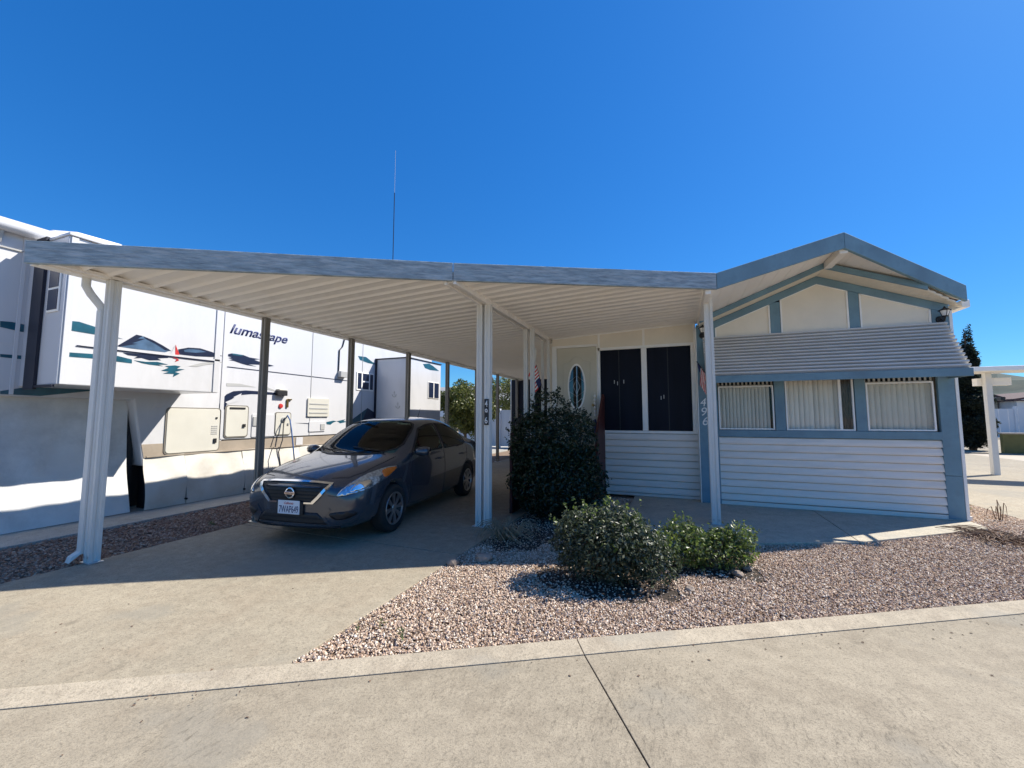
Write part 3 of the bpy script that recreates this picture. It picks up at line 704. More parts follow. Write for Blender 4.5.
org, sc = (40, 270), 5.12
D = lambda n, m, pts, off=.004: decal(n, m, sl1, pts, SX, off, sc, org)
D('teal_stripe', 'rv_teal', [(136, 258), (200, 265), (310, 300), (395, 345), (425, 353), (300, 333), (136, 306)])
D('teal_stripe', 'rv_teal', [(125, 420), (300, 432), (385, 437), (470, 458), (470, 478), (390, 468), (300, 455), (125, 442)])
D('mountain_graphic', 'rv_steel', [(395, 390), (440, 365), (490, 333), (520, 338), (570, 360), (620, 385), (668, 412), (640, 421), (560, 412), (470, 402)])
D('mountain_ridge', 'rv_navy', [(440, 362), (492, 331), (525, 338), (500, 352), (540, 352), (470, 375), (500, 378), (410, 392), (395, 388)], .0065)
D('mountain_ridge', 'rv_navy', [(525, 338), (575, 358), (625, 385), (672, 414), (640, 410), (590, 378), (545, 355)], .0065)
D('mountain_graphic', 'rv_navy', [(708, 406), (760, 397), (820, 401), (880, 420), (935, 441), (880, 445), (800, 442), (712, 432)])
D('mountain_ridge', 'rv_steel', [(735, 410), (765, 404), (815, 409), (850, 420), (800, 424), (740, 420)], .0065)
D('water_graphic', 'rv_navy', [(425, 424), (520, 430), (660, 440), (655, 450), (600, 452), (620, 462), (560, 462), (520, 450), (480, 452), (500, 442), (450, 436)])
D('water_graphic', 'rv_teal', [(480, 462), (540, 470), (600, 470), (655, 484), (600, 484), (630, 492), (560, 484), (520, 476)])
D('water_graphic', 'rv_teal', [(620, 515), (660, 500), (640, 492), (690, 488), (720, 494), (700, 506), (740, 508), (690, 522), (715, 530), (680, 548), (685, 532), (630, 530), (660, 520)])
D('water_graphic', 'rv_grey', [(760, 492), (830, 474), (930, 470), (930, 476), (850, 486), (800, 496)])
D('sail_graphic', 'rv_red', [(694, 382), (700, 400), (712, 430), (711, 434), (690, 436)], .0075)
D('sail_graphic', 'rv_white', [(690, 388), (690, 434), (668, 430)], .0075)
D('sail_graphic', 'rv_red', [(676, 440), (720, 440), (700, 452), (712, 462), (690, 470), (700, 456), (680, 450)], .0075)
D('side_moulding', 'rv_navy', [(185, 384), (920, 470), (920, 476), (185, 391)], .009)
D('side_moulding', 'rv_white', [(205, 378), (920, 460), (920, 469), (205, 387)], .016)
# big grey swoosh under the gooseneck and stripes on the front body
for m, pts in (('rv_teal', [(0, 354), (28, 356), (28, 360), (0, 357)]), ('rv_teal', [(0, 321), (12, 322), (31, 326), (31, 333), (22, 332), (0, 327)]), ('rv_white', [(0, 341), (31, 345), (31, 346.2), (0, 342.5)])):
    decal('front_stripe', m, rv, pts, BX, .005)
decal('goose_stripe', 'rv_teal', rv, [(0, 391), (30, 386.5), (100, 390), (40, 396), (0, 394)], BX, .005)
q = MB(); q.box(BX + .003, BX + .02, 2.52, 2.56, 1.8, 3.9); q.build('body_seam', 'rv_white', rv, .004)
# main body graphics
org, sc = (220, 300), 8.533
D2 = lambda n, m, pts, off=.004, org=(220, 300), sc=8.533: decal(n, m, rv, pts, BX, off, sc, org)
D2('brush_graphic', 'rv_navy', [(70, 462), (100, 455), (110, 463), (200, 470), (250, 490), (340, 505), (290, 510), (345, 530), (460, 562), (420, 568), (330, 552), (240, 548), (310, 568), (230, 556), (180, 542), (120, 520), (75, 512), (110, 505), (70, 495), (100, 488), (68, 480)])
D2('brush_graphic', 'rv_teal', [(100, 455), (150, 462), (200, 470), (180, 478), (110, 470)], .0065)
D2('side_moulding', 'rv_navy', [(60, 566), (1100, 688), (1100, 693), (60, 573)], .006)
org, sc = (210, 370), 7.31
D3 = lambda n, m, pts, off=.004: D2(n, m, pts, off, (210, 370), 7.31)
D3('arch_graphic', 'rv_navy', [(66, 288), (68, 250), (84, 215), (120, 178), (170, 155), (260, 149), (370, 156), (480, 166), (480, 182), (370, 178), (300, 176), (235, 182), (170, 205), (125, 245), (106, 288)])
D3('arch_graphic', 'rv_grey', [(120, 95), (220, 100), (335, 126), (220, 120), (120, 118)])
D3('arch_graphic', 'rv_grey', [(380, 105), (430, 130), (480, 150), (480, 158), (420, 142), (380, 130)])
D3('brush_graphic', 'rv_white', [(110, 235), (180, 205), (170, 198), (230, 170), (225, 185), (250, 185), (200, 215), (215, 225), (130, 250)], .007)
D3('brush_graphic', 'rv_teal', [(850, 380), (900, 370), (925, 374), (900, 384), (880, 400), (852, 396)])
D3('brush_graphic', 'rv_teal', [(925, 374), (990, 360), (975, 372), (1000, 378), (950, 390), (940, 380)])
D3('small_stripe', 'rv_navy', [(620, 387), (720, 389), (720, 395)])
decal('swoosh_graphic', 'rv_teal', rv, [(350, 421), (367.5, 408), (379.5, 417), (379.5, 424), (350, 426)], BX)
decal('swoosh_graphic', 'rv_navy', rv, [(367.5, 408), (379.5, 416), (379.5, 421), (362, 421)], BX, .0065)
decal('brush_graphic', 'rv_teal', rv, [(358, 356), (366, 357), (371, 361), (377, 365), (368, 363), (360, 360)], BX)
text('model_lettering', 'lumascape', 'text_navy', rv, pxpoly([(229.5, 336)], BX, .0)[0], (0, 1, 0), (0, 0, 1), width=1.28, height=.25, shear=.35, ext=.006, bold=.018)
q = MB(); a, b = pxpoly([(226.5, 360)], BX, .003)[0], 0; q.box(BX + .003, BX + .014, 5.18, 5.25, 1.10, 4.0); q.build('body_seam', 'rv_white', rv, .003)
# hatches, vents
def hatch(name, x0, y0, x1, y1, m='rv_cream', th=.02, rnd=.06, rim=True):
    a = onX(x0, (y0), BX); b = onX(x1, y1, BX); ya, yb = a.y, b.y; z1 = a.z; z0 = b.z
    def rr(g, r, n=6):
        out = []
        for cy, cz, s in ((yb - g - r, z1 - g - r, 0), (ya + g + r, z1 - g - r, 90), (ya + g + r, z0 + g + r, 180), (yb - g - r, z0 + g + r, 270)):
            for k in range(n + 1): t = R(s + 90 * k / n); out.append((cy + r * math.cos(t), cz + r * math.sin(t)))
        return out
    if rim:
        q = MB(); q.extr([(BX + .002, y, z) for y, z in rr(0, rnd)], (.012, 0, 0)); f = q.build('hatch_rim', 'grey_post', rv)
    q = MB(); q.extr([(BX + .002, y, z) for y, z in rr(.022, rnd * .8)], (th, 0, 0)); o = q.build(name, m, rv, .003)
    return o, ya, yb, z0, z1
o, ya, yb, z0, z1 = hatch('storage_hatch', 166, 407, 218.5, 451, rnd=.07)
q = MB(); q.box(BX + .022, BX + .04, yb - .12, yb - .07, z0 + .16, z0 + .24); q.build('latch', 'black', o); q = MB(); q.box(BX + .022, BX + .035, yb - .10, yb - .07, z1 - .2, z1 - .17); q.build('latch', 'black', o)
q = MB()
for k in range(5): q.box(BX + .023, BX + .028, yb - .17, yb - .06, z0 + .32 + k * .035, z0 + .335 + k * .035)
q.build('louvre', 'rv_grey', o)
o, ya, yb, z0, z1 = hatch('storage_hatch', 225, 405, 247, 437)
q = MB(); q.box(BX + .022, BX + .045, yb - .12, yb - .07, z0 + .2, z0 + .26); q.build('latch', 'black', o); q = MB(); q.box(BX + .022, BX + .03, ya + .08, yb - .08, z1 - .075, z1 - .04); q.build('name_strip', 'black', o)
o, ya, yb, z0, z1 = hatch('utility_door', 251, 413, 275, 437, m='rv_white', th=.012, rnd=.02, rim=False)
q = MB(); q.box(BX + .015, BX + .03, ya + .04, ya + .22, z1 - .26, z1 - .08); q.build('utility_vent', 'rv_grey', o)
o, ya, yb, z0, z1 = hatch('service_hatch', 274.5, 412, 290, 435)
q = MB(); q.lathe([(0, .03), (.05, .03), (.05, 0)], (BX + .02, (ya + yb) / 2, z1 - .16), 'x', 12); q.build('hose_inlet', 'rv_grey', o); q = MB(); q.box(BX + .022, BX + .04, yb - .1, yb - .06, z1 - .28, z1 - .24); q.build('latch', 'rv_grey', o)
o, ya, yb, z0, z1 = hatch('refrigerator_vent', 306.5, 397, 328.5, 417.5, rnd=.03, rim=False, th=.03)
q = MB()
for k in range(3): q.box(BX + .033, BX + .040, ya + .07, yb - .07, z1 - .17 - k * .105, z1 - .145 - k * .105)
q.build('louvre', 'rv_grey', o)
o, ya, yb, z0, z1 = hatch('water_heater_door', 308, 420.5, 325.5, 432, m='rv_white', rnd=.03, rim=False, th=.018)
q = MB(); q.box(BX + .022, BX + .032, yb - .18, yb - .06, z0 + .06, z0 + .2); q.build('grille', 'rv_grey', o)
o, ya, yb, z0, z1 = hatch('access_cover', 295, 436.5, 303, 445.5, m='rv_white', rnd=.01, rim=False, th=.012)
o, ya, yb, z0, z1 = hatch('access_cover', 153, 401.5, 165, 409, m='rv_white', rnd=.01, rim=False, th=.012)
p = onX(280, 393, BX); q = MB(); q.box(BX + .002, BX + .09, p.y - .12, p.y + .12, p.z - .06, p.z + .05); o = q.build('porch_light', 'black', rv, .01)
q = MB(); q.box(BX + .004, BX + .10, p.y - .10, p.y + .10, p.z + .051, p.z + .085); q.build('light_lens', 'rv_cream', o, .008)
p = onX(280.5, 406, BX); q = MB(); q.lathe([(0, .03), (.045, .025), (.055, 0)], (BX, p.y, p.z), 'x', 12); q.build('marker_light', 'rv_red', rv)
p = onX(287, 402, BX); q = MB(); q.box(BX, BX + .03, p.y - .02, p.y + .02, p.z - .12, p.z + .06); q.box(BX, BX + .03, p.y + .0, p.y + .1, p.z + .04, p.z + .07); q.build('hook', 'brass', rv)
# windows of body
def rv_window(x0, y0, x1, y1, X, parent, cols=3):
    a = onX(x0, y0, X); b = onX(x1, y1, X); q = MB(); q.box(X + .001, X + .018, a.y, b.y, b.z, a.z); o = q.build('window_frame', 'cream_trim', parent, .012)
    W = b.y - a.y; H = a.z - b.z; q = MB()
    if cols == 3:
        for u0, u1 in ((.06, .27), (.77, .95)): q.box(X + .019, X + .022, a.y + W * u0, a.y + W * u1, b.z + H * .08, a.z - H * .06)
        q.box(X + .019, X + .022, a.y + W * .34, a.y + W * .70, b.z + H * .08, b.z + H * .46); q.box(X + .019, X + .022, a.y + W * .34, a.y + W * .70, b.z + H * .54, a.z - H * .06)
    else:
        q.box(X + .019, X + .022, a.y + W * .04, a.y + W * .46, b.z + H * .04, a.z - H * .04); q.box(X + .019, X + .022, a.y + W * .54, a.y + W * .96, b.z + H * .04, a.z - H * .04)
    q.build('pane', 'rv_navy', o)
rv_window(356.5, 371.5, 373, 391.5, BX, rv)
# living room slide-out
q = MB(); q.box(BX - .1, S2X, 9.50, 11.25, .95, 3.17); sl2 = q.build('slide_out', 'rv_white', rv, .012)
q = MB(); q.box(BX + .002, BX + .05, 9.46, 9.50, .95, 3.2); q.box(BX, S2X + .02, 9.48, 11.27, 3.172, 3.20); q.build('edge_seal', 'seal', sl2)
rv_window(428, 381.5, 438.5, 399, S2X, sl2, 2)
decal('brush_graphic', 'rv_teal', sl2, [(423, 364), (429, 363.5), (433, 366), (439, 371), (430, 370), (425, 368)], S2X)
for cx_, cz_ in ((-7.33, 2.15), (-7.20, 1.83)):
    q = MB(); q.tube([(cx_, 9.496, cz_ + .1), (cx_, 9.496, cz_ - .03)], .006, 5); q.tube([(cx_ - .07, 9.496, cz_), (cx_ - .045, 9.496, cz_ - .05), (cx_, 9.496, cz_ - .07), (cx_ + .045, 9.496, cz_ - .05), (cx_ + .07, 9.496, cz_)], .011, 5); q.tube([(cx_ - .03, 9.496, cz_ + .06), (cx_ + .03, 9.496, cz_ + .06)], .005, 5)
    q.build('anchor_emblem', 'rv_grey', sl2)
q = MB(); q.box(BX + .003, BX + .022, 4.9, 12.4, 3.93, 3.97); q.build('roof_rail', 'rv_grey', rv)
for yy in (7.25, 8.95): q = MB(); q.box(BX + .002, BX + .008, yy, yy + .012, 1.1, 3.93); q.build('panel_seam', 'rv_grey', rv)
# rooftop: awning roller and air conditioner shroud
q = MB(); q.tube([(BX + .10, 1.0, 3.97), (BX + .10, 2.0, 3.97), (BX + .10, 9.0, 3.97)], .085, 12); o = q.build('awning_roller', 'rv_white', rv, smooth=True)
q = MB(); q.beam((BX + .02, 2.30, 3.75), (BX + .10, 2.30, 3.95), .03, .06); q.beam((BX + .01, 1.5, 3.70), (BX + .01, 8, 3.70), .02, .02); q.build('awning_arm', 'rv_grey', o)
q = MB(); ac = [(2.72, 4.08), (2.85, 4.18), (3.1, 4.26), (3.6, 4.28), (3.85, 4.22), (3.98, 4.08)]
q.extr([(BX - .15, y, z) for y, z in ac], (-.8, 0, 0)); q.build('roof_shroud', 'rv_white', rv, .05)
# hitch leg
q = MB(); q.box(BX - .32, BX - .20, 3.88, 3.98, .03, 1.77); q.build('landing_leg', 'black', rv)
q = MB(); q.box(BX - .46, BX - .40, 3.0, 4.6, .04, 1.77); q.box(BX - .23, BX + .02, 4.10, 4.14, .04, .71); q.build('dark_gap_panel', 'black', rv)  # black panels added to stand for the dark gap under the body
q = MB(); q.box(BX - 2.2, BX - .45, 3.82, 3.9, .05, 1.75); q.build('dark_gap_wall', 'black', rv)  # black wall added under the gooseneck to stand for the shade there
# skirts: draped vinyl
def drape(name, m, X0, X1, Y0, Y1, Z0, Z1, amp, seed, sag=0., nseg=60, pw=1.2):
    rnd = random.Random(seed); ph = [rnd.uniform(0, 6) for _ in range(6)]; q = MB(); nv = 14; g = []
    for i in range(nseg + 1):
        u = i / nseg; y = Y0 + (Y1 - Y0) * u; col = []
        for j in range(nv + 1):
            v = j / nv
            w = amp * (math.sin(y * 5 + ph[0] + v * 2.5) * .5 + math.sin(y * 11 + ph[1] - v * 3) * .3 + math.sin(y * 3.1 + v * 6 + ph[2]) * .4 + math.sin((y + v * .7) * 19 + ph[3]) * .12) * (math.sin(v * 3.0) * .8 + .25 * (1 - v))
            col.append((X0 + (X1 - X0) * v ** pw + w + sag * math.sin(v * math.pi), y, Z1 + (Z0 - Z1) * v - .02 * math.sin(y * 4 + ph[4]) * (1 - v)))
        g.append(col)
    for i in range(nseg):
        for j in range(nv): q.quad(g[i][j], g[i + 1][j], g[i + 1][j + 1], g[i][j + 1])
    o = q.build(name, m, rv, smooth=False)
    bm = bmesh.new(); bm.from_mesh(o.data); bmesh.ops.remove_doubles(bm, verts=bm.verts, dist=.0005); bmesh.ops.recalc_face_normals(bm, faces=bm.faces); bm.to_mesh(o.data); bm.free()
    o.data.polygons.foreach_set('use_smooth', [True] * len(o.data.polygons)); return o
drape('front_skirt', 'tarp', BX - .20, BX + .10, .95, 3.86, .04, 1.80, .05, 3, pw=1.6, nseg=90)
ys = [4.0, 4.60, 5.62, 6.95, 8.3, 9.6, 10.9, 12.3]
for k, (a, b) in enumerate(zip(ys[:-1], ys[1:])): drape('side_skirt', 'skirt_vinyl', BX + .04, BX + .16, a + .008, b, .04, .86, .04, 10 + k, .04, 30)
q = MB()
for y in ys[1:-1]:
    q.tube([(BX + .13, y, .12), (BX + .195, y, .12)], .018, 8)
q.build('skirt_snap', 'black', rv)
q = MB(); q.box(BX + .02, BX + .06, 4.05, 12.3, .86, .875); q.build('skirt_rail', 'rv_beige', rv)
# hoses and cords
t = thing('water_hose', 'blue water hose hanging from the trailer service hatch', 'hose', (BX + .1, 6.55, 0)); a = onX(284, 416, BX + .05)
P = [onX(x, y, BX + .3 * (i > 2)) for i, (x, y) in enumerate([(285, 415), (289, 417), (292, 425), (294, 445), (296, 461)])]; P = [onX(x, y, BX + .05 + .06 * i) for i, (x, y) in enumerate([(286, 418), (287.5, 415.5), (290, 420), (291.5, 430), (293, 445), (294.5, 462)])]
P[-1].z = max(P[-1].z, .3); P.append(Vector((BX + .6, P[-1].y + .1, .045))); P.append(Vector((BX + .55, P[-1].y + .8, .05)))
q = MB(); q.tube(P, .014, 7); q.build('hose', 'hose_blue', t, smooth=True)
t = thing('power_cord', 'dark power cord hanging beside the blue hose', 'cord', (BX + .1, 6.45, 0))
P = [onX(x, y, BX + .05 + .07 * i) for i, (x, y) in enumerate([(285, 418), (283.5, 425), (282.5, 440), (278.5, 452), (280.5, 466)])]; P.append(Vector((BX + .5, P[-1].y, .05)))
q = MB(); q.tube(P, .011, 6); q.build('cord', 'black', t, smooth=True)
# awning cable with box on body
p0 = onX(345, 336, BX); p1 = onX(339, 350, BX); p2 = onX(338, 372, BX); q = MB(); q.tube([(BX + .02, p0.y, p0.z), (BX + .02, p1.y + .1, p1.z + .1), (BX + .02, p1.y, p1.z), (BX + .02, p2.y, p2.z)], .014, 6); o = q.build('cable', 'black', rv)
p = onX(341, 374, BX); q = MB(); q.box(BX + .003, BX + .12, p.y - .12, p.y + .12, p.z - .09, p.z + .06); q.build('cable_box', 'rv_grey', o, .006)
# whip antenna
t = thing('whip_antenna', 'tall thin whip antenna rising behind the carport roof from the trailer roof', 'antenna', (BX - .5, 10.78, 4.08))
q = MB(); q.tube([(BX - .5, 10.78, 4.08), (BX - .5, 10.78, 9.0)], .013, 6); q.build('mast', 'seal', t)
q = MB(); q.tube([(BX - .5, 10.78, 9.0), (BX - .5, 10.78, 10.5)], .005, 5); q.build('whip', 'rv_grey', t)

# ------------------------------------------------------------------ plants
def leaves(q, pts, size, up=.3, centre=None, asp=.5):
    for p in pts:
        d = Vector((random.gauss(0, 1), random.gauss(0, 1), random.gauss(0, 1) + up)).normalized()
        if centre is not None: d = (d + (Vector(p) - centre).normalized() * .9).normalized()
        a = d.cross(Vector((random.gauss(0, 1), random.gauss(0, 1), random.gauss(0, 1)))).normalized(); b = d.cross(a)
        s = size * random.uniform(.6, 1.25); w = s * asp; p = Vector(p)
        n = len(q.v); q.v += [tuple(p - a * s * .5), tuple(p + b * w * .5 + d * s * .08), tuple(p + a * s * .5), tuple(p - b * w * .5 + d * s * .08)]
        q.f += [(n, n + 1, n + 2), (n, n + 2, n + 3)]; q.m += [q.mi, q.mi]
def foliage_points(n, blobs, shell=.55):
    out = []; tot = sum(r[0] * r[1] * r[2] for _, r in blobs)
    for c, r in blobs:
        k = int(n * r[0] * r[1] * r[2] / tot)
        for _ in range(k):
            d = Vector((random.gauss(0, 1), random.gauss(0, 1), random.gauss(0, 1))).normalized(); rr = shell + (1 - shell) * random.random() ** .6
            rr *= 1 + .10 * math.sin(d.x * 9 + c[0] * 7) * math.cos(d.z * 8 + d.y * 5)
            p = Vector((c[0] + d.x * r[0] * rr, c[1] + d.y * r[1] * rr, c[2] + d.z * r[2] * rr))
            if p.z > .03: out.append(p)
    return out
def shrub(name, label, c, blobs, n, size, m, stems=8, stemh=.5, group=None, up=.3, cat='shrub', asp=.5, sprigs=0, m2=None, shell=.55):
    t = thing(name, label, cat, c, group); q = MB(); cc = Vector((c[0], c[1], c[2] + stemh * .6))
    pts = foliage_points(n, blobs, shell); leaves(q, pts, size, up, cc, asp)
    mats = [m]
    if sprigs:
        mats = [m, m2 or m]
        for _ in range(sprigs):
            b, r = random.choice(blobs); th = random.uniform(0, 6.28); el = random.uniform(.15, 1.5)
            d = Vector((math.cos(th) * math.cos(el), math.sin(th) * math.cos(el), math.sin(el))); p = Vector(b) + Vector((d.x * r[0], d.y * r[1], d.z * r[2])); q.mi = 1
            d = (d + Vector((0, 0, .6))).normalized(); L_ = random.uniform(.04, .13) * (r[2] / .3 if r[2] < .5 else 1.6)
            leaves(q, [p + d * L_ * u / 6 + Vector((random.gauss(0, .012), random.gauss(0, .012), random.gauss(0, .008))) for u in range(7)], size * .9, up, None, asp)
        q.mi = 0
    q.build('foliage', mats, t, fix=False)
    q = MB()
    for _ in range(stems):
        a = random.uniform(0, 6.28); r = random.uniform(.1, .5); b = blobs[random.randrange(len(blobs))]
        q.tube([(c[0] + math.cos(a) * .06, c[1] + math.sin(a) * .06, c[2] - .02), (c[0] + (b[0][0] - c[0]) * .5, c[1] + (b[0][1] - c[1]) * .5 + math.sin(a) * .05, c[2] + stemh * .5), (b[0][0] + math.cos(a) * r * b[1][0], b[0][1] + math.sin(a) * r * b[1][1], b[0][2] + b[1][2] * .4)], [.018, .012, .004], 5)
    q.build('stems', 'stem', t); return t
def blobset(c, R_, n, rr, zmin=.1):
    out = []
    for _ in range(n):
        d = Vector((random.gauss(0, 1), random.gauss(0, 1), random.gauss(0, 1))).normalized() * random.uniform(.45, .8)
        out.append(((c[0] + d.x * R_[0], c[1] + d.y * R_[1], max(zmin, c[2] + d.z * R_[2])), tuple(rr * random.uniform(.75, 1.2) for _ in range(3))))
    return out
random.seed(3)
bb = [((-1.72, 6.05, .62), (.70, .55, .62)), ((-1.70, 6.05, 1.15), (.66, .55, .50)), ((-1.78, 6.1, 1.58), (.34, .32, .32)), ((-1.45, 6.0, .5), (.55, .5, .48)), ((-2.0, 6.05, 1.0), (.42, .42, .55))] + blobset((-1.72, 6.05, 1.0), (.62, .5, .75), 12, .24)
shrub('tall_shrub', 'tall dark green rounded shrub in front of the porch steps', (-1.72, 6.05, 0), bb, 19000, .060, 'leaf_dark', 14, 1.2, sprigs=260, m2='leaf_dark', shell=.7)
bb = [((-.65, 3.98, .33), (.50, .36, .34)), ((-.85, 3.92, .38), (.28, .28, .26)), ((-.42, 3.98, .30), (.36, .28, .26)), ((-.20, 4.04, .20), (.22, .22, .22))] + blobset((-.63, 3.98, .34), (.46, .32, .27), 12, .15)
shrub('low_shrub', 'wide low shrub with glossy grey green leaves in the middle of the gravel bed', (-.63, 3.98, 0), bb, 8200, .044, 'leaf_grey', 26, .35, 'low shrubs in the gravel bed', sprigs=190, m2='leaf_lime', asp=.55, shell=.62)
bb = [((.03, 4.58, .24), (.24, .24, .24)), ((.32, 4.72, .16), (.32, .24, .18)), ((.58, 4.84, .20), (.17, .17, .21))] + blobset((.28, 4.72, .20), (.36, .2, .13), 8, .11)
shrub('low_shrub', 'smaller bright green low shrub at the foot of the single white post', (.3, 4.7, 0), bb, 4300, .042, 'leaf_lime', 20, .25, 'low shrubs in the gravel bed', sprigs=150, m2='leaf_lime', asp=.55, shell=.6)
# ground cover weeds behind
t = thing('weed', 'small weeds growing along the patio edge behind the low shrubs', 'weed', (.0, 5.2, 0)); q = MB(); leaves(q, foliage_points(900, [((.0, 5.25, .08), (.5, .25, .14)), ((-.6, 5.1, .1), (.3, .2, .16)), ((.45, 5.55, .06), (.25, .15, .14))]), .04, .8); q.build('foliage', 'leaf_dark', t, fix=False)
for (lab, x, y, s, n, m) in (('tiny green weed at the edge of the driveway by the trailer gravel', 212, 527, .06, 60, 'leaf_lime'), ('small green weed in the sunlit gravel near the driveway corner', 380, 628, .045, 40, 'leaf_lime'), ('small green weed in the gravel right of the driveway corner', 358, 634, .04, 30, 'leaf_lime'), ('lone green weed in the gravel near the kerb', 402, 640, .05, 45, 'leaf_lime'), ('green weed beside the foot of the double post', 484, 525, .09, 160, 'leaf_dark'), ('green tuft between the two low shrubs', 703, 575, .04, 40, 'leaf_lime'), ('yellowing weed beside the right corner of the home', 968, 512, .06, 60, 'leaf_lime')):
    p = onG(x, y); t = thing('weed', lab, 'weed', (p.x, p.y, 0)); q = MB(); leaves(q, foliage_points(n, [((p.x, p.y, s * .7), (s, s, s))], .1), s * .55, .8, None, .3); q.build('foliage', m, t, fix=False)
q = MB()
for _ in range(230):
    x = random.uniform(-5.5, 4.2); y = random.uniform(.4, 5.5)
    on_street = y < kern_y(x, D0)
    if not on_street and not (XL < x < XR): continue
    if random.random() < .5: y = kern_y(x, D0 - abs(random.gauss(0, .12)))
    if y < .4: continue
    a = random.uniform(0, 6.28); s_ = random.uniform(.004, .014); d1 = Vector((math.cos(a), math.sin(a), 0)) * s_; d2 = Vector((-math.sin(a), math.cos(a), 0)) * s_ * .5; p = Vector((x, y, .014 if not on_street else .003))
    q.poly([p - d1, p - d2 + Vector((0, 0, .004)), p + d1, p + d2])
o = q.build('leaf_litter', 'stem', None, fix=False); tag(o, 'tiny dry leaf bits scattered over the concrete', 'litter', kind='stuff')
# dry stems
def twigs(name, label, c, n, L_, m='straw', spread=.25, h=.2):
    t = thing(name, label, 'dry plant', c); q = MB()
    for _ in range(n):
        a = random.uniform(0, 6.28); r = random.uniform(0, spread * .4); x = c[0] + r * math.cos(a); y = c[1] + r * math.sin(a); b = a + random.uniform(-.9, .9); l = L_ * random.uniform(.5, 1); hh = h * random.uniform(.4, 1.1)
        q.tube([(x, y, .0), (x + math.cos(b) * l * .4, y + math.sin(b) * l * .4, hh), (x + math.cos(b + .3) * l * .8, y + math.sin(b + .3) * l * .8, hh * .8), (x + math.cos(b + .5) * l * 1.1, y + math.sin(b + .5) * l * 1.1, hh * .25)], [.006, .005, .004, .002], 4)
    q.build('stems', m, t)
twigs('dry_shrub', 'tangle of dry straw coloured stems at the base of the double post', (-2.0, 4.85, 0), 70, .42, 'straw', .35, .20)
p = onG(1003, 541); twigs('dry_shrub', 'heap of dry brown twigs on the gravel at the right corner', (p.x, p.y, 0), 90, .45, 'stem', .6, .08)
p = onG(1000, 521); twigs('dry_shrub', 'thin dry weed sprouting by the neighbouring driveway', (p.x, p.y, 0), 5, .1, 'stem', .1, .32)
def rock(label, x, y, s):
    p = onG(x, y); bm = bmesh.new(); bmesh.ops.create_icosphere(bm, subdivisions=2, radius=s)
    rnd = random.Random(int(x * 7 + y))
    for v in bm.verts: v.co *= 1 + rnd.uniform(-.15, .15); v.co.z *= .62; v.co.x *= 1.15
    me = bpy.data.meshes.new('rock'); bm.to_mesh(me); bm.free(); me.materials.append(MATS['rock']); o = bpy.data.objects.new('rock', me); COL.objects.link(o); o.location = (p.x, p.y, s * .45); o.rotation_euler.z = rnd.uniform(0, 6)
    tag(o, label, 'rock', 'rocks in the gravel bed')
rock('grey round rock in the shade right of the driveway', 484, 561, .08); rock('brown rock in the shade nearest the driveway edge', 453, 565, .065); rock('small pale stone between the shaded rocks and the low shrub', 511, 556, .03)
rock('tan rock right of the smaller low shrub', 738, 576, .05); rock('pale stone behind the tan rock', 747, 570, .045); rock('flat stone at the front right of the wide low shrub', 733, 573, .035); rock('small tan stone lying in open gravel below the shrubs', 690, 591, .04)

